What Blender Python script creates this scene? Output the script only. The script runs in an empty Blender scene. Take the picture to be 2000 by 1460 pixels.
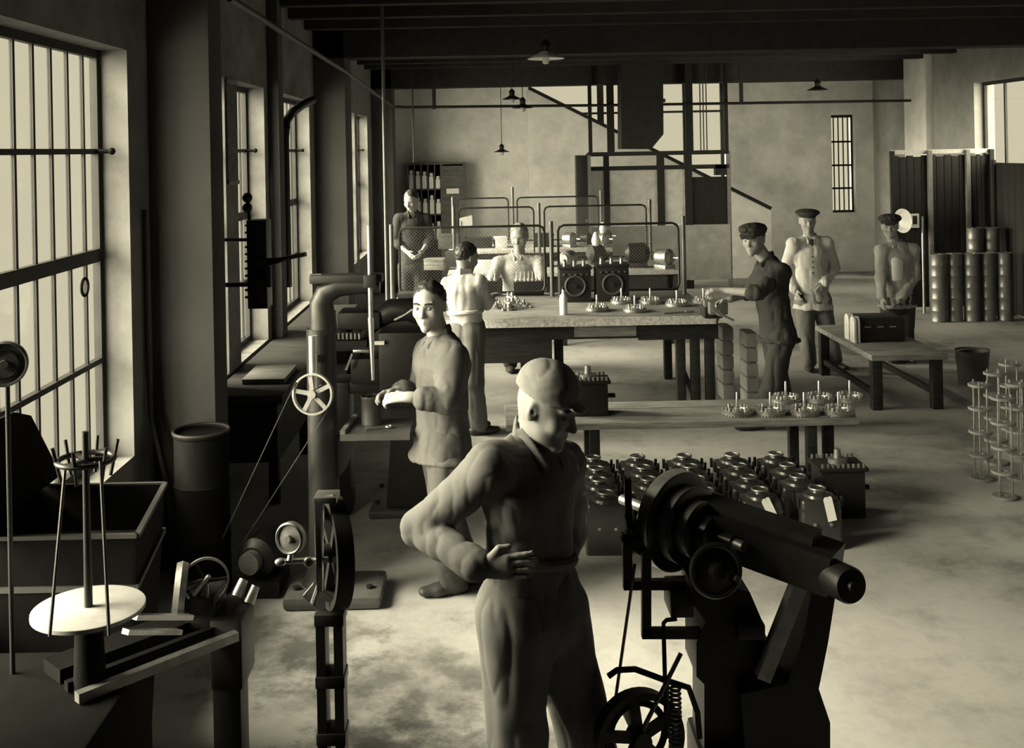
import bpy, bmesh, math, random
import numpy as np
from mathutils import Vector, Matrix
R = math.radians
rnd = random.Random(7)
SC = bpy.context.scene
COL = SC.collection

# ------------------------------------------------------------------ camera, world, sun, exposure
F_PX, H_CAM, VPX, VPY, ROLL = 2100.0, 2.4, 950.0, 292.0, R(1.1)
cam_d = bpy.data.cameras.new('camera')
cam = bpy.data.objects.new('camera', cam_d)
COL.objects.link(cam)
cam_d.sensor_fit = 'HORIZONTAL'
cam_d.sensor_width = 36.0
cam_d.lens = 36.0 * F_PX / 2000.0
cam_d.shift_x = (1000.0 - VPX) / 2000.0
cam_d.shift_y = -(730.0 - VPY) / 2000.0
cam_d.clip_start = 0.05
cam.matrix_world = Matrix.Translation((0, 0, H_CAM)) @ Matrix.Rotation(R(90), 4, 'X') @ Matrix.Rotation(-ROLL, 4, 'Z')
# the view camera's optical axis meets the picture at the vanishing point; roll turns about it
SC.camera = cam
_c = Vector((cam_d.shift_x, cam_d.shift_y))

TINT = (1.0, 0.915, 0.645)                 # sepia toned print: every light carries the tone
world = bpy.data.worlds.new('overcast_sky')
SC.world = world
world.use_nodes = True
bg = world.node_tree.nodes['Background']
bg.inputs[0].default_value = (*TINT, 1)
bg.inputs[1].default_value = 0.70

def sun(name, direction, energy, angle):
    d = bpy.data.lights.new(name, 'SUN')
    d.energy = energy
    d.angle = R(angle)
    d.color = TINT
    o = bpy.data.objects.new(name, d)
    COL.objects.link(o)
    o.rotation_euler = Vector(direction).to_track_quat('-Z', 'Y').to_euler()
    return o
sun('hazy_sun', (1.0, 0.08, -0.42), 49.0, 54)
sun('back_wall_fill', (0.50, 0.87, -0.15), 14.0, 60)  # added broad sun, brightens the back wall through the left windows
sun('back_wall_fill_right', (-0.50, 0.85, -0.20), 18.0, 70)  # added sun from the right, more light for the back wall

vs = SC.view_settings
vs.view_transform = 'Standard'
vs.look = 'None'
vs.gamma = 1.0
vs.use_curve_mapping = False
vs.exposure = 0.0

# ------------------------------------------------------------------ pixel -> place
_cr, _sr = math.cos(ROLL), math.sin(ROLL)
def uv0(x, y):
    u, v = x - VPX, VPY - y
    return u * _cr + v * _sr, -u * _sr + v * _cr
def P(x, y, d):
    """photo pixel seen at depth d (metres along the room)"""
    u, v = uv0(x, y)
    return Vector((u / F_PX * d, d, H_CAM + v / F_PX * d))
def PZ(x, y, z):
    """photo pixel seen on a level surface at height z"""
    u, v = uv0(x, y)
    return P(x, y, (z - H_CAM) * F_PX / v)
def PX_(x, y, X):
    """photo pixel seen on a wall plane at X"""
    u, v = uv0(x, y)
    return P(x, y, X * F_PX / u)

# ------------------------------------------------------------------ materials
MATS = {}
def mat(name, v, rough=0.7, metal=0.0, var=0.15, scale=6.0, bump=0.0, spec=0.4, stretch=(1, 1, 1), stain=0.0, stain_scale=1.2, stain_v=None):
    if name in MATS:
        return MATS[name]
    m = bpy.data.materials.new(name)
    m.use_nodes = True
    nt = m.node_tree
    N, L = nt.nodes, nt.links
    b = N['Principled BSDF']
    b.inputs['Roughness'].default_value = rough
    b.inputs['Metallic'].default_value = metal
    b.inputs['Specular IOR Level'].default_value = spec
    tc = N.new('ShaderNodeTexCoord')
    mp = N.new('ShaderNodeMapping')
    mp.inputs['Scale'].default_value = stretch
    L.new(tc.outputs['Object'], mp.inputs['Vector'])
    n1 = N.new('ShaderNodeTexNoise')
    n1.inputs['Scale'].default_value = scale
    n1.inputs['Detail'].default_value = 6
    n1.inputs['Roughness'].default_value = 0.65
    L.new(mp.outputs[0], n1.inputs['Vector'])
    rp = N.new('ShaderNodeValToRGB')
    lo, hi = max(0.0, v * (1 - var)), min(1.0, v * (1 + var))
    rp.color_ramp.elements[0].position = 0.3
    rp.color_ramp.elements[1].position = 0.7
    rp.color_ramp.elements[0].color = (lo, lo, lo, 1)
    rp.color_ramp.elements[1].color = (hi, hi, hi, 1)
    L.new(n1.outputs['Fac'], rp.inputs[0])
    out = rp.outputs[0]
    if stain > 0:
        n2 = N.new('ShaderNodeTexNoise')
        n2.inputs['Scale'].default_value = stain_scale
        n2.inputs['Detail'].default_value = 9
        n2.inputs['Roughness'].default_value = 0.7
        L.new(mp.outputs[0], n2.inputs['Vector'])
        r2 = N.new('ShaderNodeValToRGB')
        r2.color_ramp.elements[0].position = 0.47
        r2.color_ramp.elements[1].position = 0.66
        r2.color_ramp.elements[0].color = (0, 0, 0, 1)
        r2.color_ramp.elements[1].color = (stain, stain, stain, 1)
        L.new(n2.outputs['Fac'], r2.inputs[0])
        mx = N.new('ShaderNodeMixRGB')
        sv = stain_v if stain_v is not None else v * 0.4
        mx.inputs[2].default_value = (sv, sv, sv, 1)
        L.new(r2.outputs[0], mx.inputs[0])
        L.new(out, mx.inputs[1])
        out = mx.outputs[0]
    L.new(out, b.inputs['Base Color'])
    if bump > 0:
        bp = N.new('ShaderNodeBump')
        bp.inputs['Strength'].default_value = bump
        bp.inputs['Distance'].default_value = 0.02
        L.new(n1.outputs['Fac'], bp.inputs['Height'])
        L.new(bp.outputs[0], b.inputs['Normal'])
    MATS[name] = m
    return m

def darken_floor(m, spots):
    """oil soiling around the machines, plus shade painted into the floor at right"""
    N, L = m.node_tree.nodes, m.node_tree.links
    b = N['Principled BSDF']
    src = b.inputs['Base Color'].links[0].from_socket
    geo = N.new('ShaderNodeNewGeometry')
    nz = N.new('ShaderNodeTexNoise')
    nz.inputs['Scale'].default_value = 3.2
    nz.inputs['Detail'].default_value = 8
    nz.inputs['Roughness'].default_value = 0.68
    L.new(geo.outputs['Position'], nz.inputs['Vector'])
    for (x, y, r, amt) in spots:
        d = N.new('ShaderNodeVectorMath'); d.operation = 'DISTANCE'
        d.inputs[1].default_value = (x, y, 0)
        L.new(geo.outputs['Position'], d.inputs[0])
        mr = N.new('ShaderNodeMapRange')
        mr.inputs['From Min'].default_value = r; mr.inputs['From Max'].default_value = r*0.25
        mr.inputs['To Min'].default_value = -0.55; mr.inputs['To Max'].default_value = 0.10
        L.new(d.outputs['Value'], mr.inputs['Value'])
        ad = N.new('ShaderNodeMath'); ad.operation = 'ADD'
        L.new(mr.outputs[0], ad.inputs[0]); L.new(nz.outputs['Fac'], ad.inputs[1])
        rp = N.new('ShaderNodeValToRGB')
        rp.color_ramp.elements[0].position = 0.42; rp.color_ramp.elements[1].position = 0.66
        rp.color_ramp.elements[0].color = (0, 0, 0, 1); rp.color_ramp.elements[1].color = (amt, amt, amt, 1)
        L.new(ad.outputs[0], rp.inputs[0])
        mx = N.new('ShaderNodeMixRGB')
        mx.inputs[2].default_value = (0.05, 0.05, 0.05, 1)
        L.new(rp.outputs[0], mx.inputs[0]); L.new(src, mx.inputs[1])
        src = mx.outputs[0]
    L.new(src, b.inputs['Base Color'])

def glass_mat():
    m = bpy.data.materials.new('window_glass')
    m.use_nodes = True
    N, L = m.node_tree.nodes, m.node_tree.links
    N.remove(N['Principled BSDF'])
    t = N.new('ShaderNodeBsdfTransparent')
    t.inputs[0].default_value = (0.96, 0.96, 0.96, 1)
    g = N.new('ShaderNodeBsdfGlossy')
    g.inputs['Roughness'].default_value = 0.05
    mx = N.new('ShaderNodeMixShader')
    mx.inputs[0].default_value = 0.04
    L.new(t.outputs[0], mx.inputs[1])
    L.new(g.outputs[0], mx.inputs[2])
    L.new(mx.outputs[0], N['Material Output'].inputs[0])
    return m
GLASS = glass_mat()

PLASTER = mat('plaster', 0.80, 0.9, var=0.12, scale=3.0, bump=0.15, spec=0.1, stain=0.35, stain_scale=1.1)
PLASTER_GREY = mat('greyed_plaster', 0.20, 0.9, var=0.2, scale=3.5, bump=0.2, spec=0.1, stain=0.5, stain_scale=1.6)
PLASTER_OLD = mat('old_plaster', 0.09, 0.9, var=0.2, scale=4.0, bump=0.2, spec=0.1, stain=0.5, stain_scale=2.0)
FLOORM = mat('worn_concrete', 0.38, 0.75, var=0.22, scale=2.6, bump=0.12, spec=0.2, stain=0.85, stain_scale=1.3, stain_v=0.13)
darken_floor(FLOORM, [(-0.35, 4.05, 1.5, 0.9), (-0.45, 4.75, 1.3, 0.7), (-1.0, 5.2, 1.0, 0.8), (1.4, 5.8, 0.8, 0.4), (2.7, 7.2, 1.0, 0.45), (4.6, 12.5, 2.4, 0.7), (5.2, 9.5, 1.6, 0.6)])  # right-hand spots put shade into the floor colour; the rest is oil soiling
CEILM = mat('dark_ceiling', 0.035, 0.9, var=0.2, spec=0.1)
WOOD_G = mat('grey_cabinet_wood', 0.11, 0.75, var=0.35, scale=5, stretch=(1, 8, 8), spec=0.2)
IRON = mat('black_iron', 0.015, 0.45, 0.0, var=0.3, scale=9, bump=0.1, spec=0.32)
IRON_ROUGH = mat('dull_cast_iron', 0.016, 0.65, 0.0, var=0.3, scale=12, bump=0.15, spec=0.25)
STEEL = mat('bright_steel', 0.50, 0.32, 0.9, var=0.15, scale=20)
STEEL_DULL = mat('worn_steel', 0.28, 0.45, 0.8, var=0.3, scale=14)
IRON_DARK = mat('darkened_black_iron', 0.005, 0.8, var=0.3, scale=9, bump=0.1, spec=0.06)  # darker copy of black iron, shade put into its colour near the windows
POSTM = mat('dull_post_steel', 0.12, 0.45, 0.4, var=0.2)
GREY_PAINT = mat('grey_machine_paint', 0.055, 0.5, var=0.2)
FRAME_D = mat('dark_window_steel', 0.02, 0.6, var=0.3, spec=0.3)
WOOD_D = mat('dark_oily_wood', 0.022, 0.7, var=0.5, scale=5, stretch=(1, 8, 8), bump=0.2, spec=0.25)
WOOD_M = mat('worn_bench_wood', 0.24, 0.7, var=0.4, scale=5, stretch=(1, 9, 9), bump=0.25, spec=0.25, stain=0.7, stain_scale=3)
WOOD_L = mat('pale_wood', 0.45, 0.7, var=0.3, scale=5, stretch=(9, 1, 9), bump=0.15)
WHITE = mat('white_enamel', 0.80, 0.4, var=0.04)
PAPER = mat('white_paper', 0.80, 0.85, var=0.05)
TIN = mat('tin_plate', 0.16, 0.42, 0.5, var=0.3, scale=6, stretch=(1, 1, 0.3))
BELT = mat('leather_belt', 0.05, 0.7, var=0.3)
DARKP = mat('dark_panel', 0.008, 0.8, var=0.4, scale=3, stretch=(6, 6, 1))

# ------------------------------------------------------------------ mesh building
class MB:
    def __init__(s):
        s.v, s.f = [], []
    def add(s, verts, faces):
        o = len(s.v)
        s.v += [Vector(p) for p in verts]
        s.f += [tuple(i + o for i in f) for f in faces]
        return s
    def box(s, x0, y0, z0, x1, y1, z1):
        x0, x1 = min(x0, x1), max(x0, x1); y0, y1 = min(y0, y1), max(y0, y1); z0, z1 = min(z0, z1), max(z0, z1)
        return s.add([(x0,y0,z0),(x1,y0,z0),(x1,y1,z0),(x0,y1,z0),(x0,y0,z1),(x1,y0,z1),(x1,y1,z1),(x0,y1,z1)],
                     [(0,3,2,1),(4,5,6,7),(0,1,5,4),(1,2,6,5),(2,3,7,6),(3,0,4,7)])
    def bbox(s, x0, y0, z0, x1, y1, z1, b=0.01):
        """box with chamfered edges"""
        x0, x1 = min(x0, x1), max(x0, x1); y0, y1 = min(y0, y1), max(y0, y1); z0, z1 = min(z0, z1), max(z0, z1)
        b = min(b, (x1-x0)*.45, (y1-y0)*.45, (z1-z0)*.45)
        bm = bmesh.new()
        bmesh.ops.create_cube(bm, size=1)
        for v in bm.verts:
            v.co = Vector(((x0+x1)/2 + v.co.x*(x1-x0), (y0+y1)/2 + v.co.y*(y1-y0), (z0+z1)/2 + v.co.z*(z1-z0)))
        bmesh.ops.bevel(bm, geom=bm.edges[:], offset=b, segments=2, profile=0.6, affect='EDGES')
        bm.verts.index_update()
        s.add([v.co.copy() for v in bm.verts], [[v.index for v in f.verts] for f in bm.faces])
        bm.free()
        return s
    def beam(s, a, b, w, h=None, up=(0, 0, 1)):
        """rectangular bar from a to b; w across, h along up"""
        a, b = Vector(a), Vector(b)
        h = w if h is None else h
        t = (b - a).normalized()
        up = Vector(up)
        if abs(t.dot(up.normalized())) > 0.98:
            up = Vector((0, 1, 0)) if abs(t.y) < 0.9 else Vector((1, 0, 0))
        sx = t.cross(up).normalized() * (w / 2)
        sz = sx.cross(t).normalized() * (h / 2)
        vs_ = [a-sx-sz, a+sx-sz, a+sx+sz, a-sx+sz, b-sx-sz, b+sx-sz, b+sx+sz, b-sx+sz]
        return s.add(vs_, [(0,1,2,3),(7,6,5,4),(0,4,5,1),(1,5,6,2),(2,6,7,3),(3,7,4,0)])
    def cyl(s, a, b, r0, r1=None, n=20):
        a, b = Vector(a), Vector(b)
        r1 = r0 if r1 is None else r1
        t = (b - a).normalized()
        x = t.orthogonal().normalized()
        y = t.cross(x)
        vs_, fs = [], []
        for k in range(n):
            c = x * math.cos(2*math.pi*k/n) + y * math.sin(2*math.pi*k/n)
            vs_ += [a + c*r0, b + c*r1]
        for k in range(n):
            j = (k+1) % n
            fs.append((2*k, 2*j, 2*j+1, 2*k+1))
        fs.append(tuple(2*k for k in reversed(range(n))))
        fs.append(tuple(2*k+1 for k in range(n)))
        return s.add(vs_, fs)
    def tube(s, pts, r, n=8, closed=False):
        pts = [Vector(p) for p in pts]
        rs = r if isinstance(r, (list, tuple)) else [r]*len(pts)
        m = len(pts)
        vs_, fs = [], []
        prev = None
        for i, p in enumerate(pts):
            if closed:
                t = (pts[(i+1) % m] - pts[i-1]).normalized()
            else:
                t = (pts[min(i+1, m-1)] - pts[max(i-1, 0)]).normalized()
            if prev is None:
                x = t.orthogonal().normalized()
            else:
                x = (prev - t*prev.dot(t))
                x = x.normalized() if x.length > 1e-6 else t.orthogonal().normalized()
            prev = x
            y = t.cross(x)
            for k in range(n):
                a = 2*math.pi*k/n
                vs_.append(p + (x*math.cos(a) + y*math.sin(a))*rs[i])
        for i in range(m if closed else m-1):
            j = (i+1) % m
            for k in range(n):
                l = (k+1) % n
                fs.append((i*n+k, i*n+l, j*n+l, j*n+k))
        if not closed:
            fs.append(tuple(reversed(range(n))))
            fs.append(tuple((m-1)*n+k for k in range(n)))
        return s.add(vs_, fs)
    def lathe(s, prof, o=(0, 0, 0), axis=(0, 0, 1), n=28):
        """profile [(radius, height)] turned about axis through o"""
        o = Vector(o)
        q = Vector((0, 0, 1)).rotation_difference(Vector(axis).normalized())
        vs_, fs, rows = [], [], []
        for r, z in prof:
            if r < 1e-6:
                rows.append([len(vs_)]); vs_.append(o + q @ Vector((0, 0, z)))
            else:
                row = []
                for k in range(n):
                    a = 2*math.pi*k/n
                    row.append(len(vs_)); vs_.append(o + q @ Vector((r*math.cos(a), r*math.sin(a), z)))
                rows.append(row)
        for A, B in zip(rows, rows[1:]):
            for k in range(n):
                j = (k+1) % n
                if len(A) == 1 and len(B) == 1: continue
                if len(A) == 1: fs.append((A[0], B[j], B[k]))
                elif len(B) == 1: fs.append((A[k], A[j], B[0]))
                else: fs.append((A[k], A[j], B[j], B[k]))
        return s.add(vs_, fs)
    def torus(s, c, axis, r, t, n=36, m=8, flat=1.0):
        c = Vector(c); ax = Vector(axis).normalized()
        x = ax.orthogonal().normalized(); y = ax.cross(x)
        vs_, fs = [], []
        for k in range(n):
            a = 2*math.pi*k/n
            rd = x*math.cos(a) + y*math.sin(a)
            for j in range(m):
                b = 2*math.pi*j/m
                vs_.append(c + rd*(r + t*math.cos(b)) + ax*(t*flat*math.sin(b)))
        for k in range(n):
            for j in range(m):
                k2, j2 = (k+1) % n, (j+1) % m
                fs.append((k*m+j, k2*m+j, k2*m+j2, k*m+j2))
        return s.add(vs_, fs)
    def prism(s, pts, ext):
        """planar outline pts extruded by the vector ext"""
        pts = [Vector(p) for p in pts]; ext = Vector(ext); n = len(pts)
        fs = [tuple(reversed(range(n))), tuple(range(n, 2*n))]
        fs += [(k, (k+1) % n, n+(k+1) % n, n+k) for k in range(n)]
        return s.add(pts + [p + ext for p in pts], fs)
    def ball(s, c, r, n=14, m=9):
        c = Vector(c)
        r = Vector((r, r, r)) if not hasattr(r, '__len__') else Vector(r)
        vs_, fs = [c + Vector((0, 0, r.z))], []
        for i in range(1, m):
            th = math.pi*i/m
            for k in range(n):
                a = 2*math.pi*k/n
                vs_.append(c + Vector((r.x*math.sin(th)*math.cos(a), r.y*math.sin(th)*math.sin(a), r.z*math.cos(th))))
        vs_.append(c - Vector((0, 0, r.z)))
        for k in range(n):
            fs.append((0, 1+k, 1+(k+1) % n))
            fs.append((len(vs_)-1, 1+(m-2)*n+(k+1) % n, 1+(m-2)*n+k))
        for i in range(m-2):
            for k in range(n):
                a, b = 1+i*n, 1+(i+1)*n
                fs.append((a+k, b+k, b+(k+1) % n, a+(k+1) % n))
        return s.add(vs_, fs)
    def build(s, name, material, parent=None, label=None, cat=None, group=None, kind=None, local=False, sharp=35):
        vs_ = s.v
        if parent is not None and not local:
            off = WLOC[parent.name]
            vs_ = [p - off for p in vs_]
            base = off
        elif parent is not None:
            base = WLOC[parent.name]
        else:
            lo = [min(p[i] for p in vs_) for i in range(3)]
            hi = [max(p[i] for p in vs_) for i in range(3)]
            base = Vector(((lo[0]+hi[0])/2, (lo[1]+hi[1])/2, lo[2]))
            vs_ = [p - base for p in vs_]
        me = bpy.data.meshes.new(name)
        me.from_pydata(vs_, [], s.f)
        bm = bmesh.new(); bm.from_mesh(me)
        bmesh.ops.recalc_face_normals(bm, faces=bm.faces[:])
        bm.to_mesh(me); bm.free()
        me.polygons.foreach_set('use_smooth', [True]*len(me.polygons))
        me.set_sharp_from_angle(angle=R(sharp))
        me.materials.append(material)
        o = bpy.data.objects.new(name, me)
        COL.objects.link(o)
        if parent is not None:
            o.parent = parent
        else:
            o.location = base
        WLOC[o.name] = Vector(base)
        tag(o, label, cat, group, kind)
        return o
WLOC = {}
def tag(o, label=None, cat=None, group=None, kind=None):
    if label: o['label'] = label
    if cat: o['category'] = cat
    if group: o['group'] = group
    if kind: o['kind'] = kind
    return o
def thing(name, label, cat, loc=(0, 0, 0), rotz=0.0, group=None):
    o = bpy.data.objects.new(name, None)
    COL.objects.link(o)
    o.empty_display_size = 0.1
    o.location = loc
    o.rotation_euler = (0, 0, rotz)
    WLOC[o.name] = Vector(loc)
    return tag(o, label, cat, group)
def copy_tree(root, loc=None, rotz=None, label=None, parent=None):
    c = root.copy()
    COL.objects.link(c)
    c.parent = parent
    if loc is not None: c.location = loc
    if rotz is not None: c.rotation_euler = (0, 0, rotz)
    if label: c['label'] = label
    for ch in list(root.children):
        copy_tree(ch, parent=c)
    return c
def struct(mb, name, material, parent=None):
    return mb.build(name, material, parent, kind='structure')
def circle(c, r, a0, a1, n, ux=(1, 0, 0), uy=(0, 0, 1)):
    c, ux, uy = Vector(c), Vector(ux), Vector(uy)
    return [c + ux*(r*math.cos(a0+(a1-a0)*i/n)) + uy*(r*math.sin(a0+(a1-a0)*i/n)) for i in range(n+1)]
# ------------------------------------------------------------------ the building
XL, XR, YB, Y0, ZC = -1.95, 7.2, 20.0, -3.0, 3.95
FX = -2.12                                   # plane of the window frames
SILL, HEAD = 0.77, 2.98
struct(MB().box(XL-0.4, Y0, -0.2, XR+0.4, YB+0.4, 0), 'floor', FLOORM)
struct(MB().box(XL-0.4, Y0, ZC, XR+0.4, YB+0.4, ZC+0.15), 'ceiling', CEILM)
WIN = [(2.95, 5.86), (8.42, 9.46), (10.0, 11.87), (16.3, 17.65), (7.62, 8.03), (12.85, 14.3), (14.5, 15.95)]  # the last three are unseen, added to let in more daylight
wl = MB()
wl.box(XL-0.20, Y0, 0, XL, YB, SILL)
wl.box(XL-0.20, Y0, HEAD, XL, YB, ZC)
ys = sorted(WIN)
edge = Y0
for a, b in ys:
    wl.box(XL-0.20, edge, SILL, XL, a, HEAD)
    edge = b
wl.box(XL-0.20, edge, SILL, XL, YB, HEAD)
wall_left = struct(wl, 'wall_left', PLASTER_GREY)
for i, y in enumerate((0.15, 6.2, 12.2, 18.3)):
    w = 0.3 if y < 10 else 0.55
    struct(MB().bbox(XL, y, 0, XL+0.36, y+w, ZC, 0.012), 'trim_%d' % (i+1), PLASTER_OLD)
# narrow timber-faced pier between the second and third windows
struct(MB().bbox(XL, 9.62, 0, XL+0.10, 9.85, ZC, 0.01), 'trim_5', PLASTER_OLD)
for i, (a, b) in enumerate(WIN):
    near = i == 0
    root = tag(thing('window_%d' % (i+1), None, None, (FX, (a+b)/2, SILL)), kind='structure')
    t = 0.045
    fr = MB().box(FX-0.02, a, SILL, FX+0.02, b, SILL+t).box(FX-0.02, a, HEAD-t, FX+0.02, b, HEAD)
    fr.box(FX-0.02, a, SILL+t, FX+0.02, a+t, HEAD-t).box(FX-0.02, b-t, SILL+t, FX+0.02, b, HEAD-t)
    fr.build('window_frame', FRAME_D, root)
    zs = [SILL, 1.30, 1.87, 2.43, HEAD]
    for z in zs[1:-1]:
        h = 0.035 if z == 1.87 else 0.014
        MB().box(FX-0.018, a+t, z-h, FX+0.018, b-t, z+h).build('bar', FRAME_D, root)
    n = max(3, round((b-a)/0.21))
    step = (b-a)/n
    for k in range(1, n):
        MB().box(FX-0.008, a+k*step-0.012, SILL+t, FX+0.008, a+k*step+0.012, HEAD-t).build('bar', FRAME_D, root)
    if i < 4:
        for k in range(n):
            for z0, z1 in zip(zs, zs[1:]):
                MB().box(FX-0.002, a+k*step+0.012, z0+0.012, FX+0.002, a+(k+1)*step-0.012, z1-0.012).build('pane', GLASS, root)
    else:
        MB().box(FX-0.002, a+t, SILL+t, FX+0.002, b-t, HEAD-t).build('pane', GLASS, root)
    MB().cyl((FX+0.02, b-0.06, 2.43), (FX+0.10, b-0.06, 2.43), 0.012, n=10).ball((FX+0.10, b-0.06, 2.43), 0.02, 10, 6).build('latch', IRON_DARK, root)
    if i == 0:
        MB().torus((FX+0.03, b-0.30, 1.73), (1, 0, 0), 0.045, 0.008, 16, 6).build('latch', IRON_DARK, root)

# back wall with the tall opening behind the stair
OX0, OX1, OZ0, OZ1 = 0.80, 4.45, 1.30, 3.62
BWX0, BWX1, BWZ0, BWZ1 = 6.42, 6.86, 1.10, 2.92      # small barred window at the right
wb = MB()
wb.box(XL-0.28, YB, 0, OX0, YB+0.3, ZC)
wb.box(OX0, YB, 0, OX1, YB+0.3, OZ0)
wb.box(OX0, YB, OZ1, OX1, YB+0.3, ZC)
wb.box(OX1, YB, 0, BWX0, YB+0.3, ZC)
wb.box(BWX0, YB, 0, BWX1, YB+0.3, BWZ0)
wb.box(BWX0, YB, BWZ1, BWX1, YB+0.3, ZC)
wb.box(BWX1, YB, 0, XR+0.3, YB+0.3, ZC)
struct(wb, 'wall_back', PLASTER)
root = tag(thing('window_11', None, None, (BWX0, YB+0.15, BWZ0)), kind='structure')
MB().box(BWX0, YB+0.13, BWZ0, BWX0+0.04, YB+0.17, BWZ1).box(BWX1-0.03, YB+0.13, BWZ0, BWX1, YB+0.17, BWZ1).box(BWX0+0.04, YB+0.13, BWZ1-0.05, BWX1-0.03, YB+0.17, BWZ1).box(BWX0+0.04, YB+0.13, BWZ0, BWX1-0.03, YB+0.17, BWZ0+0.04).build('window_frame', FRAME_D, root)
for z in (1.55, 1.98, 2.42):
    MB().box(BWX0+0.04, YB+0.135, z-0.018, BWX1-0.03, YB+0.165, z+0.018).build('bar', FRAME_D, root)
for k in range(1, 5):
    x = BWX0 + (BWX1-BWX0)*k/5
    MB().box(x-0.008, YB+0.135, BWZ0+0.04, x+0.008, YB+0.165, BWZ1-0.05).build('bar', FRAME_D, root)
MB().box(BWX0+0.02, YB+0.148, BWZ0+0.02, BWX1-0.02, YB+0.152, BWZ1-0.02).build('pane', GLASS, root)
root = tag(thing('window_12', None, None, (OX0, YB+0.15, OZ0)), kind='structure')
MB().box(OX0, YB+0.12, OZ0, OX0+0.06, YB+0.18, OZ1).box(OX1-0.06, YB+0.12, OZ0, OX1, YB+0.18, OZ1).box(OX0, YB+0.12, OZ1-0.05, OX1, YB+0.18, OZ1).build('window_frame', FRAME_D, root)
for x in (2.15, 3.75):
    MB().box(x-0.06, YB+0.12, OZ0, x+0.06, YB+0.18, OZ1).build('bar', FRAME_D, root)
MB().box(OX0, YB+0.13, 3.02, OX1, YB+0.17, 3.06).build('bar', FRAME_D, root)
for x0, x1 in ((OX0+0.06, 2.09), (2.21, 3.69), (3.81, OX1-0.06)):
    MB().box(x0, YB+0.147, OZ0, x1, YB+0.153, OZ1-0.05).build('pane', GLASS, root)

# right wall with a window near the front of the view
RW = (12.6, 15.85)
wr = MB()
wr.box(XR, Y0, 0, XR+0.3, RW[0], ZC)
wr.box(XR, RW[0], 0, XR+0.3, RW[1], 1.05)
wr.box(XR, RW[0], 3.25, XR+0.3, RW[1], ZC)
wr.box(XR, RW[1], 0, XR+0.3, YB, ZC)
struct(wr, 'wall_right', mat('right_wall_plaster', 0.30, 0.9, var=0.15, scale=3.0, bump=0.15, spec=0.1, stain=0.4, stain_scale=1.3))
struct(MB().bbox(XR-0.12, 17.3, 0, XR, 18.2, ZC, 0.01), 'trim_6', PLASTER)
root = tag(thing('window_13', None, None, (XR+0.15, RW[0], 1.05)), kind='structure')
MB().box(XR+0.13, RW[0], 1.05, XR+0.17, RW[1], 1.10).box(XR+0.13, RW[0], 3.20, XR+0.17, RW[1], 3.25).box(XR+0.13, RW[1]-0.06, 1.10, XR+0.17, RW[1], 3.20).box(XR+0.13, RW[0], 1.10, XR+0.17, RW[0]+0.06, 3.20).build('window_frame', FRAME_D, root)
MB().box(XR+0.135, RW[0]+.06, 2.02, XR+0.165, RW[1]-.06, 2.06).build('bar', FRAME_D, root)
for y in (14.2, 15.2):
    MB().box(XR+0.135, y-.02, 1.10, XR+0.165, y+.02, 3.20).build('bar', FRAME_D, root)
MB().box(XR+0.148, RW[0]+.04, 1.08, XR+0.152, RW[1]-.04, 3.22).build('pane', GLASS, root)
# unseen end wall behind the camera, coloured dark to cut fill light
wf = MB().box(XL-0.28, Y0-0.3, 0, XR+0.3, Y0, ZC)
struct(wf, 'wall_front', DARKP)

# ceiling beams
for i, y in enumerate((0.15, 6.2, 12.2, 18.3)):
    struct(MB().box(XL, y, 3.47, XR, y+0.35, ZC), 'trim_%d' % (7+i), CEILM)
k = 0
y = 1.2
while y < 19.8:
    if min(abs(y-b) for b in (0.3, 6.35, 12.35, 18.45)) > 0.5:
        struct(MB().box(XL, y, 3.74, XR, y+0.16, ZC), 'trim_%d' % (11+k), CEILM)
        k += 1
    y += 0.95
# stair parapet in front of the back opening (sloping plaster wall with a dark rail on top)
YS = 19.35
top = [P(1035, 176, YS), P(1506, 410, YS)]
struct(MB().prism([Vector((top[0].x-0.05, YS, 0)), Vector((top[1].x, YS, 0)), top[1], top[0], Vector((top[0].x-0.05, YS, top[0].z))], (0, 0.14, 0)), 'wall_stair', PLASTER)
st = thing('handrail', 'dark rail capping the sloping plaster stair wall at the back', 'handrail', (top[1].x, YS, top[1].z))
MB().beam(top[0]+Vector((0, 0.07, 0.03)), top[1]+Vector((0, 0.07, 0.03)), 0.2, 0.06).build('rail', IRON_ROUGH, st)
stp = MB()
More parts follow.
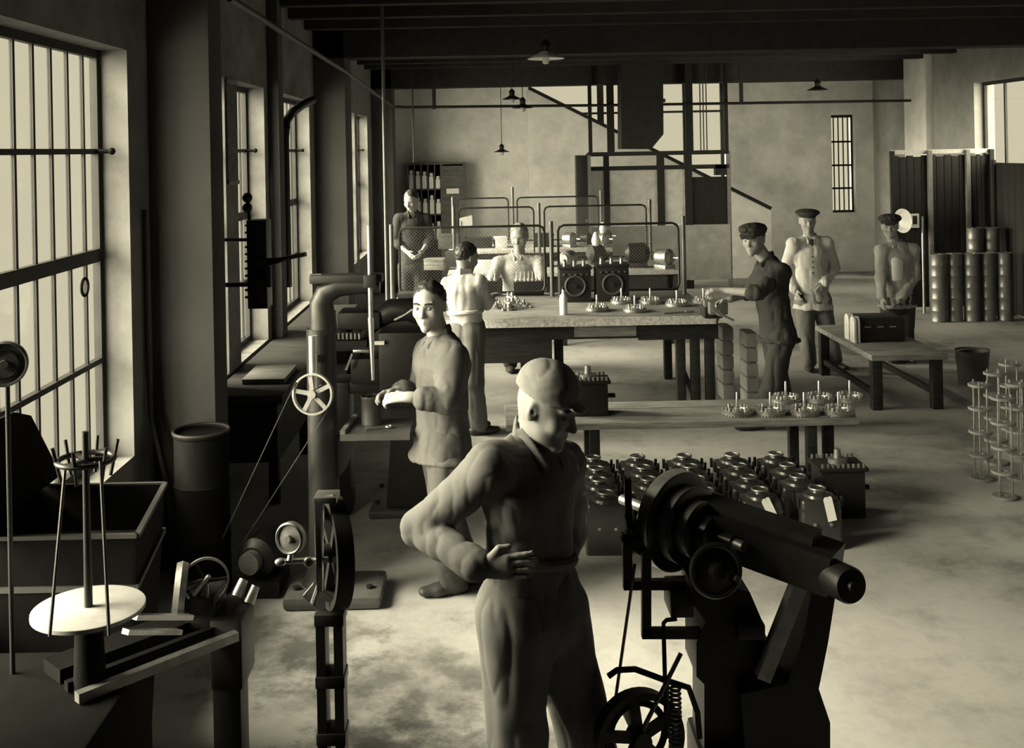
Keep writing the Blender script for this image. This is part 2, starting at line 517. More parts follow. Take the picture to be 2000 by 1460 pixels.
# ------------------------------------------------------------------ people: one implicit surface per body or garment
_rg = np.random.RandomState(3)
_LAT = _rg.rand(64, 64, 64).astype(np.float32)
def vnoise(p):
    i = np.floor(p).astype(np.int64)
    f = (p - i).astype(np.float32)
    f = f*f*(3-2*f)
    i &= 63
    j = (i+1) & 63
    out = 0
    for dx in (0, 1):
        X = (j if dx else i)[:, 0]; wx = f[:, 0] if dx else 1-f[:, 0]
        for dy in (0, 1):
            Y = (j if dy else i)[:, 1]; wy = f[:, 1] if dy else 1-f[:, 1]
            for dz in (0, 1):
                Z = (j if dz else i)[:, 2]; wz = f[:, 2] if dz else 1-f[:, 2]
                out = out + _LAT[X, Y, Z]*wx*wy*wz
    return out
def npv(v):
    return np.array(tuple(v), dtype=np.float64)
def nrm(v):
    v = npv(v)
    return v/np.linalg.norm(v)
class SDF:
    """prims: dicts; cone a,b,ra,rb (ra,rb scalar or (ru,rv) with axis u), ell c,r,axes; op 'add'/'sub'; plane cut"""
    def __init__(s, h):
        s.h, s.ops = h, []
    def cone(s, a, b, ra, rb, k=0.02, u=None, op='add'):
        s.ops.append(('cone', npv(a), npv(b), ra, rb, k, None if u is None else npv(u), op)); return s
    def ell(s, c, r, axes=None, k=0.02, op='add'):
        A = np.eye(3) if axes is None else np.array([nrm(x) for x in axes])
        s.ops.append(('ell', npv(c), np.array(r if hasattr(r, '__len__') else (r, r, r), dtype=float), A, k, op)); return s
    def cut(s, c, n):
        """keep the side n points to"""
        s.ops.append(('cut', npv(c), nrm(n))); return s
    def mesh(s, fold=0.0, freq=(11, 11, 5), seed=0.0):
        h = s.h
        los, his = [], []
        for o in s.ops:
            if o[0] == 'cone' and o[7] == 'add':
                r = max(np.max(o[3]), np.max(o[4]))
                los.append(np.minimum(o[1], o[2])-r); his.append(np.maximum(o[1], o[2])+r)
            elif o[0] == 'ell' and o[5] == 'add':
                r = np.max(o[2]); los.append(o[1]-r); his.append(o[1]+r)
        lo = np.min(los, 0)-0.03; hi = np.max(his, 0)+0.03
        dim = np.ceil((hi-lo)/h).astype(int)+1
        F = np.full(dim, 0.5, np.float32)
        ax = [lo[i]+h*np.arange(dim[i]) for i in range(3)]
        for o in s.ops:
            if o[0] == 'cut':
                c, n = o[1], o[2]
                d = (ax[0][:, None, None]-c[0])*n[0]+(ax[1][None, :, None]-c[1])*n[1]+(ax[2][None, None, :]-c[2])*n[2]
                np.maximum(F, (-d).astype(np.float32), out=F)
                continue
            if o[0] == 'cone':
                _, a, b, ra, rb, k, u, op = o
                r = max(np.max(ra), np.max(rb)); l0, h0 = np.minimum(a, b)-r, np.maximum(a, b)+r
            else:
                _, c, rr, A, k, op = o
                r = np.max(rr); l0, h0 = c-r, c+r
            m = k+2.5*h
            i0 = np.maximum(0, np.floor((l0-m-lo)/h).astype(int)); i1 = np.minimum(dim, np.ceil((h0+m-lo)/h).astype(int)+1)
            if np.any(i1 <= i0): continue
            sl = tuple(slice(i0[i], i1[i]) for i in range(3))
            px = ax[0][sl[0]][:, None, None]; py = ax[1][sl[1]][None, :, None]; pz = ax[2][sl[2]][None, None, :]
            if o[0] == 'cone':
                ab = b-a; L = np.linalg.norm(ab); t_ = ab/max(L, 1e-9)
                qx, qy, qz = px-a[0], py-a[1], pz-a[2]
                tt = qx*t_[0]+qy*t_[1]+qz*t_[2]
                tc = np.clip(tt/max(L, 1e-9), 0, 1)
                if u is None:
                    rad = ra+(rb-ra)*tc
                    dx, dy, dz = qx-tc*ab[0], qy-tc*ab[1], qz-tc*ab[2]
                    d = np.sqrt(dx*dx+dy*dy+dz*dz)-rad
                else:
                    uu = u-t_*np.dot(u, t_); uu = uu/np.linalg.norm(uu); vv = np.cross(t_, uu)
                    ru = ra[0]+(rb[0]-ra[0])*tc; rv = ra[1]+(rb[1]-ra[1])*tc
                    pu = qx*uu[0]+qy*uu[1]+qz*uu[2]; pv = qx*vv[0]+qy*vv[1]+qz*vv[2]
                    w = tt-tc*L
                    rm = np.minimum(ru, rv)
                    d = (np.sqrt((pu/ru)**2+(pv/rv)**2+(w/rm)**2)-1)*rm
            else:
                qx, qy, qz = px-c[0], py-c[1], pz-c[2]
                e = 0
                for i in range(3):
                    e = e+((qx*A[i][0]+qy*A[i][1]+qz*A[i][2])/rr[i])**2
                d = (np.sqrt(e)-1)*np.min(rr)
            d = d.astype(np.float32)
            S = F[sl]
            if op == 'add':
                hh = np.clip(0.5+0.5*(S-d)/k, 0, 1)
                F[sl] = S+(d-S)*hh-k*hh*(1-hh)
            else:
                hh = np.clip(0.5-0.5*(S+d)/k, 0, 1)
                F[sl] = S+(-d-S)*hh+k*hh*(1-hh)
        if fold > 0:
            I = np.nonzero(np.abs(F) < 0.03)
            pts = np.stack([ax[i][I[i]] for i in range(3)], 1)
            n1 = vnoise((pts+seed)*np.array(freq))
            n2 = vnoise((pts+seed+7.3)*np.array(freq)*np.array((2.1, 2.1, 1.3)))
            rid = (1-np.abs(2*n1-1))**3
            n3 = vnoise((pts+seed+3.1)*np.array(freq)*np.array((1.6, 1.6, 2.2)))
            rid2 = (1-np.abs(2*n3-1))**5
            F[I] += (fold*(1.1*rid-0.3)+fold*0.55*(rid2-0.25)+fold*0.5*(n2-0.5)).astype(np.float32)
        ins = F < 0
        c8 = [(i, j, k) for i in (0, 1) for j in (0, 1) for k in (0, 1)]
        nx, ny, nz = dim
        cnt = np.zeros((nx-1, ny-1, nz-1), np.int8)
        for i, j, k in c8:
            cnt += ins[i:nx-1+i, j:ny-1+j, k:nz-1+k]
        act = np.nonzero((cnt > 0) & (cnt < 8))
        idx = np.full((nx-1, ny-1, nz-1), -1, np.int64)
        idx[act] = np.arange(len(act[0]))
        V = np.stack([F[act[0]+i, act[1]+j, act[2]+k] for i, j, k in c8], 1)
        C = np.array(c8, float)
        acc = np.zeros((len(act[0]), 3)); num = np.zeros(len(act[0]))
        for a in range(8):
            for b in range(a+1, 8):
                if np.abs(C[a]-C[b]).sum() != 1: continue
                va, vb = V[:, a], V[:, b]
                m_ = (va < 0) != (vb < 0)
                t_ = np.where(m_, va/np.where(m_, va-vb, 1), 0)
                acc += np.where(m_[:, None], C[a]+t_[:, None]*(C[b]-C[a]), 0)
                num += m_
        verts = lo+h*(np.stack(act, 1)+acc/num[:, None])
        quads = []
        for d_ in range(3):
            e, f = [(1, 2), (2, 0), (0, 1)][d_]
            A_ = ins.take(range(0, dim[d_]-1), d_); B_ = ins.take(range(1, dim[d_]), d_)
            I = np.array(np.nonzero(A_ != B_)).T
            I = I[(I[:, e] > 0) & (I[:, f] > 0) & (I[:, e] < dim[e]-1) & (I[:, f] < dim[f]-1)]
            if len(I) == 0: continue
            de = np.zeros(3, int); de[e] = 1; df = np.zeros(3, int); df[f] = 1
            def g(q): return idx[q[:, 0], q[:, 1], q[:, 2]]
            Q = np.stack([g(I-de-df), g(I-df), g(I), g(I-de)], 1)
            fl = ~ins[I[:, 0], I[:, 1], I[:, 2]]
            Q[fl] = Q[fl][:, ::-1]
            quads.append(Q)
        return verts, np.concatenate(quads)
    def build(s, name, material, parent, fold=0.0, freq=(13, 13, 8), seed=0.0, label=None):
        v, q = s.mesh(fold, freq, seed)
        off = npv(WLOC[parent.name])
        me = bpy.data.meshes.new(name)
        me.vertices.add(len(v)); me.vertices.foreach_set('co', (v-off).ravel())
        me.loops.add(len(q)*4); me.loops.foreach_set('vertex_index', q.ravel().astype(np.int32))
        me.polygons.add(len(q)); me.polygons.foreach_set('loop_start', (np.arange(len(q))*4).astype(np.int32))
        me.polygons.foreach_set('use_smooth', np.ones(len(q), bool))
        me.update(calc_edges=True); me.validate()
        me.materials.append(material)
        o = bpy.data.objects.new(name, me)
        COL.objects.link(o)
        o.parent = parent
        WLOC[o.name] = WLOC[parent.name]
        if label: o['label'] = label
        return o

SKIN = mat('skin', 0.27, 0.55, var=0.06, scale=30, spec=0.3)
HAIR = mat('dark_hair', 0.022, 0.5, var=0.4, scale=60, spec=0.4)
HAIR_G = mat('grey_hair', 0.20, 0.6, var=0.4, scale=60)
EYE = mat('eye', 0.12, 0.2, var=0.2)
def cloth(name, v):
    v *= 0.85
    return mat(name, v, 0.9, var=0.18, scale=14, bump=0.15, spec=0.1, stain=0.35, stain_scale=7)
CL_OVERALL = cloth('faded_overall_cloth', 0.19)
CL_MID = cloth('grey_work_cloth', 0.10)
CL_MIDD = cloth('grey_trouser_cloth', 0.08)
CL_LIGHT = cloth('pale_shirt_cloth', 0.55)
CL_LIGHT2 = cloth('pale_jacket_cloth', 0.58)
CL_DARK = cloth('dark_work_cloth', 0.050)
CL_DARK2 = cloth('dark_trouser_cloth', 0.060)
LEATHER = mat('shoe_leather', 0.05, 0.5, var=0.3)

def V3(*a):
    return np.array(a, float)
def hand(S, w, d, n, lat, curl=0.5, sc=1.0, spread=0.0):
    """w wrist, d pointing to the fingers, n palm normal, lat towards the thumb"""
    w, d = npv(w), nrm(d)
    n = npv(n); n = nrm(n-d*np.dot(n, d)); lat = npv(lat); lat = nrm(lat-d*np.dot(lat, d)-n*np.dot(lat, n))
    S.cone(w-d*0.02, w+d*0.085*sc, (0.030*sc, 0.020*sc), (0.042*sc, 0.014*sc), 0.012, u=lat)
    for i, (o, L) in enumerate(zip((0.031, 0.011, -0.010, -0.030), (0.076, 0.086, 0.080, 0.062))):
        p = w+d*0.086*sc+lat*o*sc
        sp = lat*(o*(6.0*spread))
        for j in range(3):
            a = curl*(0.35+0.75*j)
            dr = nrm(d*math.cos(a)+n*math.sin(a)+sp)
            q = p+dr*L*sc*(0.42, 0.32, 0.26)[j]
            S.cone(p, q, 0.0092*sc*(1-0.07*j), 0.0088*sc*(1-0.07*j), 0.004)
            p = q
    p = w+d*0.028*sc+lat*0.034*sc
    q = p+(lat*0.5+d*0.8+n*0.35*curl)*0.042*sc
    S.cone(p-lat*0.012, q, 0.0125*sc, 0.011*sc, 0.010)
    S.cone(q, q+nrm(d*0.95+n*(0.2+0.4*curl)+lat*0.05)*0.032*sc, 0.0105*sc, 0.009*sc, 0.004)

def person(label, J, face, tors, h=0.008, skin=SKIN, jacket=CL_MID, trousers=CL_DARK2, hair=HAIR, cap=None, capmat=None, up=(0, 0, 1),
           hs=1.0, sleeve=(1.0, 1.0), hem=0.0, fold=0.006, bulk=1.0, hands=None, seed=1.0, legs=True, collar=1.0, tgrow=0.022, jgrow=0.020,
           sleeve_short=None, belt=False, extra=None, visor_tilt=0.25, tfold=None, shirt=None, tie=False):
    """J: joint positions (world). face/tors: directions the face and the chest point to"""
    J = {k: npv(v) for k, v in J.items()}
    pel = (J['hipL']+J['hipR'])/2
    root = thing('person', label, 'person', (pel[0], pel[1], 0))
    f = nrm(face); u = npv(up); u = nrm(u-f*np.dot(u, f)); s = np.cross(f, u)
    c = J['head']
    def hp(a, b, cc=0.0):     # forward, up, side (head units)
        return c+(f*a+u*b+s*cc)*hs
    lat = nrm(J['shL']-J['shR'])
    neck = J['neck']
    tf = npv(tors)
    waist = pel*0.45+neck*0.55-npv((0, 0, 0.08)); chest = neck*0.78+pel*0.22
    if 'waist' in J: waist = J['waist']
    def torso(S, g, top=True):
        S.cone(pel, waist, (0.158*bulk+g, 0.112*bulk+g), (0.140*bulk+g, 0.100*bulk+g), 0.03, u=lat)
        S.cone(waist, chest, (0.140*bulk+g, 0.100*bulk+g), (0.168*bulk+g, 0.112*bulk+g), 0.03, u=lat)
        S.cone(chest, neck-npv((0, 0, 0.05)), (0.168*bulk+g, 0.112*bulk+g), (0.11*bulk+g, 0.075+g), 0.03, u=lat)
        for a in 'LR':
            S.cone(neck-npv((0, 0, 0.035)), J['sh'+a], 0.055+g*0.8, 0.060+g*0.8, 0.035)
    def arm(S, a, g, e=1.0):
        sh, el, wr = J['sh'+a], J['el'+a], J['wr'+a]
        S.cone(sh, el, 0.055*bulk+g, 0.042+g, 0.025)
        end = el+(wr-el)*e
        if e > 0:
            S.cone(el, end, 0.043+g, 0.043+(0.028-0.043)*e+g*0.9, 0.015)
    # body
    S = SDF(h)
    S.ell(hp(0, 0), np.array((0.077, 0.097, 0.098))*hs, (s, f, u), 0.01)
    S.ell(hp(0.030, -0.045), np.array((0.064, 0.066, 0.085))*hs, (s, f, u), 0.02*hs)
    S.ell(hp(0.020, -0.082), np.array((0.056, 0.050, 0.045))*hs, (s, f, u), 0.02*hs)
    S.cone(hp(0.038, -0.080), hp(0.073, -0.122), 0.046*hs, 0.023*hs, 0.025*hs)
    for q in (-1, 1):
        S.cone(hp(0.088, 0.012, 0.012*q), hp(0.080, 0.010, 0.045*q), 0.012*hs, 0.010*hs, 0.012)
        S.ell(hp(0.066, -0.046, 0.040*q), 0.024*hs, None, 0.02)
        S.ell(hp(0.102, -0.016, 0.032*q), np.array((0.018, 0.018, 0.011))*hs, (s, f, u), 0.008, op='sub')
    S.cone(hp(0.092, -0.006), hp(0.112, -0.050), 0.008*hs, 0.0125*hs, 0.008)
    for q in (-1, 1):
        S.ell(hp(0.100, -0.053, 0.011*q), 0.009*hs, None, 0.006)
        S.cone(hp(0.092, -0.080), hp(0.084, -0.081, 0.022*q), 0.0075*hs, 0.005*hs, 0.006)
        S.cone(hp(0.089, -0.092), hp(0.083, -0.091, 0.018*q), 0.0075*hs, 0.005*hs, 0.006)
        S.ell(hp(-0.008, -0.025, 0.078*q), np.array((0.011, 0.020, 0.032))*hs, (s, f, u), 0.005)
        S.ell(hp(0.004, -0.024, 0.086*q), np.array((0.006, 0.010, 0.018))*hs, (s, f, u), 0.004, op='sub')
    S.cone(hp(-0.018, -0.055), neck-npv((0, 0, 0.03)), 0.054*hs, 0.060, 0.02)
    torso(S, -0.022)
    for a in 'LR':
        arm(S, a, -0.002)
        hd = (hands or {}).get(a)
        if hd is None:
            d = J['wr'+a]-J['el'+a]
            hd = dict(d=d, n=-lat if a == 'L' else lat, lat=tf, curl=0.5)
        hand(S, J['wr'+a], hd['d'], hd['n'], hd['lat'], hd.get('curl', 0.5), hd.get('sc', 1.0), hd.get('spread', 0.0))
        if legs:
            S.cone(J['hip'+a], J['kn'+a], 0.068, 0.050, 0.03)
            S.cone(J['kn'+a], J['an'+a], 0.048, 0.036, 0.02)
        else:
            S.cone(J['hip'+a], J['hip'+a]*0.5+J['kn'+a]*0.5, 0.080, 0.065, 0.03)
    S.build('body', skin, root)
    # jacket
    S = SDF(h)
    torso(S, jgrow)
    for a, e in zip('LR', sleeve):
        arm(S, a, jgrow, e)
        wr_end = J['el'+a]+(J['wr'+a]-J['el'+a])*e
        dd = nrm(J['wr'+a]-J['el'+a])
        S.cone(wr_end-dd*0.03, wr_end, 0.030+0.015*(1-e)+jgrow*1.15, 0.030+0.015*(1-e)+jgrow*1.15, 0.008)
    if hem > 0:
        S.cone(pel, pel-npv((0, 0, hem)), (0.162*bulk+jgrow, 0.118*bulk+jgrow), (0.190*bulk+jgrow, 0.150*bulk+jgrow), 0.03, u=lat)
        S.cut(pel-npv((0, 0, hem+0.02)), (0, 0, 1))
    jk = S.build('jacket', jacket, root, fold, seed=seed)
    if collar:
        C = SDF(min(h, 0.007))
        tfn = nrm(tf)
        for q in (-1, 1):
            C.cone(neck+npv((0, 0, 0.045))-tfn*0.055, neck+npv((0, 0, 0.030))+lat*0.066*q, (0.030*collar, 0.010), (0.034*collar, 0.010), 0.01, u=(0, 0, 1))
            C.cone(neck+npv((0, 0, 0.030))+lat*0.066*q, neck+npv((0, 0, -0.035*collar**2))+tfn*(0.095+0.02*(collar-1))+lat*0.035*q*collar, (0.034*collar, 0.010), (0.026*collar, 0.012), 0.01, u=(0, 0, 1))
        C.build('collar', jacket, root)
    tfn = nrm(tf)
    if shirt is not None:
        Q = SDF(min(h, 0.007))
        Q.cone(neck-npv((0, 0, 0.06))+tfn*0.075, chest-npv((0, 0, 0.05))+tfn*(0.112*bulk+jgrow), (0.050, 0.024), (0.066, 0.024), 0.01, u=lat)
        Q.cone(chest-npv((0, 0, 0.05))+tfn*(0.112*bulk+jgrow), waist+tfn*(0.104*bulk+jgrow), (0.066, 0.024), (0.066, 0.024), 0.01, u=lat)
        Q.build('shirt_front', shirt, root)
    if tie:
        MB().tube([Vector(neck+tfn*0.085+npv((0, 0, 0.005))), Vector(neck+tfn*0.10-npv((0, 0, 0.05))), Vector(neck+tfn*0.105-npv((0, 0, 0.07)))], [0.014, 0.018, 0.010], 8).build('tie', CL_DARK, root)
        for kk in range(4):
            q_ = chest*(1-kk/4.0)+waist*(kk/4.0)-npv((0, 0, 0.03))
            rr_ = 0.112*(1-kk/4.0)+0.102*(kk/4.0)
            MB().ball(Vector(q_+tfn*(rr_*bulk+jgrow+0.002)), 0.009, 8, 6).build('button', CL_DARK, root)
    if belt:
        B = MB()
        w0 = waist
        pts = []
        for k in range(28):
            a = 2*math.pi*k/28
            fw = np.cross(lat, V3(0, 0, 1))
            pts.append(w0+lat*math.cos(a)*(0.146*bulk+jgrow)+fw*math.sin(a)*(0.106*bulk+jgrow))
        B.tube([Vector(p) for p in pts], 0.020, 8, closed=True)
        B.build('belt', jacket, root)
    # trousers
    S = SDF(h)
    S.cone(pel+npv((0, 0, 0.06)), pel, (0.150*bulk+tgrow, 0.105*bulk+tgrow), (0.165*bulk+tgrow, 0.120*bulk+tgrow), 0.03, u=lat)
    for a in 'LR':
        if legs:
            S.cone(J['hip'+a], J['kn'+a], 0.088*bulk+tgrow, 0.060+tgrow*1.2, 0.03)
            S.cone(J['kn'+a], J['an'+a]+npv((0, 0, 0.0)), 0.060+tgrow*1.2, 0.052+tgrow*1.2, 0.02)
        else:
            S.cone(J['hip'+a], J['hip'+a]*0.45+J['kn'+a]*0.55, 0.088+tgrow, 0.075+tgrow, 0.03)
    S.cut((0, 0, 0.035), (0, 0, 1))
    S.build('trousers', trousers, root, tfold or fold*1.1, freq=(11, 11, 2.4), seed=seed+3)
    if legs:
        for a in 'LR':
            S = SDF(min(h, 0.008))
            an = J['an'+a].copy(); g = an.copy(); g[2] = 0.032
            d = npv(J['toe'+a]); d[2] = 0; d = nrm(d)
            sd = np.cross(d, V3(0, 0, 1))
            S.cone(g-d*0.055, g+d*0.09, (0.040, 0.034), (0.047, 0.034), 0.01, u=sd)
            S.cone(g+d*0.08, g+d*0.165, (0.048, 0.034), (0.036, 0.024), 0.015, u=sd)
            S.cone(g-d*0.015+npv((0, 0, 0.01)), an+npv((0, 0, 0.02)), 0.045, 0.046, 0.02)
            S.cut((0, 0, 0.002), (0, 0, 1))
            S.build('shoe', LEATHER, root)
    # hair / cap
    if hair is not None:
        S = SDF(min(h, 0.007))
        S.ell(hp(-0.010, 0.012), np.array((0.085, 0.101, 0.100))*hs, (s, f, u), 0.01)
        S.cut(hp(0.062, 0.058), u*0.72-f*0.69)
        S.build('hair', hair, root, 0.006, freq=(40, 40, 40), seed=seed)
    if cap == 'flat':
        S = SDF(min(h, 0.007))
        S.ell(hp(-0.004, 0.040), np.array((0.088, 0.108, 0.055))*hs, (s, f, u), 0.01)
        S.ell(hp(0.006, 0.070), np.array((0.112, 0.128, 0.042))*hs, (s, f*1.0+u*0.10, u-f*0.10), 0.03)
        S.cut(hp(0, 0.022), u+f*0.18)
        vf = nrm(f-u*visor_tilt); vu = nrm(u+f*visor_tilt)
        S.ell(hp(0.108, 0.030), np.array((0.072, 0.062, 0.010))*hs, (s, vf, vu), 0.012)
        S.build('cap', capmat or CL_DARK, root, 0.004, freq=(20, 20, 20), seed=seed)
    elif cap == 'beret':
        S = SDF(min(h, 0.007))
        S.ell(hp(-0.004, 0.038), np.array((0.086, 0.106, 0.045))*hs, (s, f, u), 0.01)
        S.ell(hp(0.000, 0.072), np.array((0.125, 0.130, 0.036))*hs, (s, f, u), 0.02)
        S.cut(hp(0, 0.025), u)
        S.build('cap', capmat or CL_DARK, root)
    elif cap == 'skull':
        S = SDF(min(h, 0.006))
        S.ell(hp(-0.006, 0.026), np.array((0.090, 0.112, 0.108))*hs, (s, f, u), 0.01)
        S.cut(hp(0, 0.018), u+f*0.10)
        vf = nrm(f-u*visor_tilt); vu = nrm(u+f*visor_tilt)
        S.ell(hp(0.098, 0.026), np.array((0.062, 0.036, 0.010))*hs, (s, vf, vu), 0.012)
        S.build('cap', capmat or CL_DARK, root, 0.003, freq=(14, 14, 14), seed=seed)
    if h < 0.009:
        for q in (-1, 1):
            MB().ball(Vector(hp(0.080, -0.016, 0.032*q)), 0.0125*hs, 10, 7).build('eye', EYE, root)
            MB().tube([Vector(hp(0.100, 0.008, 0.014*q)), Vector(hp(0.098, 0.013, 0.030*q)), Vector(hp(0.086, 0.008, 0.050*q))], 0.005*hs, 6).build('eyebrow', hair or HAIR, root)
    def ln(a, b): return round(float(np.linalg.norm(J[a]-J[b])), 2)
    print('PERSON', label[:30], 'up', ln('shL', 'elL'), ln('shR', 'elR'), 'fo', ln('elL', 'wrL'), ln('elR', 'wrR'), 'sh', ln('shL', 'shR'), 'th', ln('hipL', 'knL'), ln('hipR', 'knR'), 'sn', ln('knL', 'anL'), ln('knR', 'anR'), 'headtop', round(float(c[2]+0.1), 2))
    return root

def gnd(x, y, z=0.09):
    p = PZ(x, y, 0.0)
    return Vector((p.x, p.y, z))

# foreground man, hand on hip, looking down to the right
d = 3.5
person('person in the foreground in cap and belted overalls, right hand on hip', dict(
    head=P(1068, 782, 3.46), neck=P(1032, 868, 3.52), shR=P(958, 912, 3.38), shL=P(1098, 905, 3.70), elR=P(822, 1030, 3.46), wrR=P(938, 1108, 3.27),
    elL=P(1112, 1040, 3.86), wrL=P(1085, 1118, 3.68), waist=P(1036, 1085, 3.52), hipR=P(1000, 1190, 3.46), hipL=P(1080, 1190, 3.58),
    knR=P(1012, 1440, 3.45), knL=P(1140, 1430, 3.60), anR=(P(1020, 1660, 3.45).x, 3.45, 0.09), anL=(P(1200, 1660, 3.62).x, 3.66, 0.09), toeR=(0.8, -0.6, 0), toeL=(0.9, -0.3, 0)),
    face=(0.80, -0.46, -0.30), tors=(0.66, -0.75, 0), h=0.0055, jacket=CL_OVERALL, trousers=CL_OVERALL, hair=None, cap='skull', capmat=cloth('pale_cap_cloth', 0.28), up=(0.05, 0, 1), hs=1.02, sleeve=(0.9, 0.92),
    belt=True, hands={'R': dict(d=(1, -0.15, 0.08), n=(0.1, 1.0, 0.0), lat=(0, 0, 1), curl=0.12, spread=0.25), 'L': dict(d=(-0.2, -1, -0.1), n=(-1, 0, 0), lat=(0, 0, 1), curl=0.4)}, seed=2.0, fold=0.0055, tfold=0.009, collar=1.4, bulk=1.02, tgrow=0.030, visor_tilt=0.15)

# man at the drilling machine, turning to look at the camera
person('bareheaded person in grey jacket at the drilling machine, turned to the camera', dict(
    head=P(838, 588, 5.72), neck=P(862, 662, 5.76), shL=P(884, 698, 5.64), shR=P(836, 690, 5.92), elL=P(872, 782, 5.52), wrL=P(795, 775, 5.50),
    elR=P(820, 770, 5.98), wrR=P(775, 762, 5.84), hipL=P(872, 868, 5.68), hipR=P(856, 868, 5.84), knL=P(868, 1005, 5.62), knR=P(872, 1000, 5.88),
    anL=gnd(884, 1158), anR=gnd(915, 1140), toeL=(-0.95, -0.3, 0), toeR=(-0.9, -0.5, 0)),
    face=(-0.30, -0.95, -0.12), tors=(-0.80, -0.60, 0), h=0.0065, jacket=CL_MID, trousers=CL_MIDD, sleeve=(0.55, 0.75), hem=0.05, hs=1.05, jgrow=0.026,
    hands={'L': dict(d=(-1, 0.1, -0.05), n=(0, 0.5, -0.85), lat=(-0.1, 0.8, 0.5), curl=0.95, sc=0.95), 'R': dict(d=(-0.9, -0.4, -0.1), n=(0, -0.5, -0.85), lat=(0, -0.8, 0.5), curl=0.95, sc=0.95)}, seed=5.0, fold=0.006)

# boy at the bench, seen from behind
person('person in pale belted shirt seen from behind at the long bench', dict(
    head=P(911, 498, 9.05), neck=P(905, 540, 9.0), shL=P(876, 556, 9.02), shR=P(936, 552, 8.95), elL=P(890, 600, 9.28), wrL=P(938, 582, 9.45), elR=P(950, 592, 9.12), wrR=P(962, 578, 9.38),
    hipL=P(902, 650, 9.05), hipR=P(925, 650, 8.95), knL=P(915, 745, 9.02), knR=P(925, 745, 8.92), anL=gnd(918, 838), anR=gnd(935, 848), toeL=(0.95, 0.35, 0), toeR=(0.95, 0.3, 0)),
    face=(0.75, 0.62, -0.25), tors=(0.45, 0.9, 0), h=0.009, jacket=CL_LIGHT, trousers=cloth('boy_trouser_cloth', 0.16), hs=1.04, sleeve=(0.9, 0.5), seed=8.0, fold=0.007, bulk=0.86, belt=True, jgrow=0.014,
    hands={'L': dict(d=(0.7, 0.7, 0), n=(0, 0, -1), lat=(0.7, -0.7, 0), curl=0.5), 'R': dict(d=(0.4, 0.9, 0.1), n=(0, 0, -1), lat=(-0.9, 0.4, 0), curl=0.5)})

# man behind the mesh screen facing the camera
person('person in pale work coat behind the mesh screen facing the camera', dict(
    head=P(1014, 458, 11.6), neck=P(1012, 500, 11.65), shR=P(974, 514, 11.62), shL=P(1054, 512, 11.62), elR=P(960, 548, 11.5), wrR=P(944, 574, 11.35), elL=P(1060, 565, 11.35), wrL=P(1035, 590, 11.3),
    hipR=P(996, 612, 11.6), hipL=P(1030, 612, 11.6), knR=P(996, 690, 11.6), knL=P(1030, 690, 11.6), anR=(P(996, 690, 11.65).x, 11.65, 0.09), anL=(P(1030, 690, 11.65).x, 11.65, 0.09), toeR=(0, -1, 0), toeL=(0, -1, 0)),
    face=(-0.25, -0.95, -0.25), tors=(-0.1, -1, 0), h=0.010, jacket=cloth('work_coat_cloth', 0.40), trousers=CL_DARK2, hair=HAIR_G, hs=1.15, hem=0.12, seed=11.0)

# man in dark waistcoat far left
person('person in dark waistcoat standing at the far left by the pigeonhole cabinet', dict(
    head=P(803, 388, 13.9), neck=P(806, 418, 13.9), shR=P(780, 428, 13.85), shL=P(832, 428, 13.95), elR=P(772, 470, 13.85), wrR=P(795, 492, 13.70), elL=P(840, 468, 13.9), wrL=P(825, 490, 13.72),
    hipR=P(793, 520, 13.9), hipL=P(820, 520, 13.9), knR=P(793, 590, 13.9), knL=P(820, 590, 13.9), anR=(-1.02, 13.9, 0.09), anL=(-0.85, 13.9, 0.09), toeR=(0, -1, 0), toeL=(0.2, -1, 0)),
    face=(-0.35, -0.85, -0.35), tors=(-0.1, -1, 0), h=0.010, jacket=CL_DARK, trousers=CL_DARK2, hair=HAIR, sleeve=(0.35, 0.35), hs=1.12, seed=13.0)

# capped man leaning to the vise
person('person in flat cap and dark overalls reaching to the bench vise', dict(
    head=P(1472, 462, 8.95), neck=P(1500, 508, 9.0), shL=P(1528, 532, 8.86), shR=P(1492, 525, 9.16), elL=P(1480, 572, 8.72), wrL=P(1412, 567, 8.90), elR=P(1462, 572, 9.22), wrR=P(1424, 585, 9.06),
    hipL=P(1528, 655, 8.95), hipR=P(1512, 655, 9.10), knL=P(1512, 745, 8.88), knR=P(1520, 745, 9.12), anL=gnd(1475, 838), anR=gnd(1540, 828), toeL=(-1, -0.2, 0), toeR=(-0.9, -0.5, 0)),
    face=(-0.60, -0.80, -0.15), tors=(-0.85, -0.5, 0), h=0.008, jacket=CL_DARK, trousers=CL_DARK, hair=HAIR, cap='flat', hs=1.05, sleeve=(0.15, 0.1), hem=0.02, seed=17.0, fold=0.009,
    hands={'L': dict(d=(-1, 0.1, 0.02), n=(0, 0.3, -1), lat=(0, 1, 0), curl=0.9), 'R': dict(d=(-0.9, 0.2, -0.2), n=(0.0, -0.4, -0.9), lat=(0, -0.9, 0.4), curl=1.0, sc=0.9)})

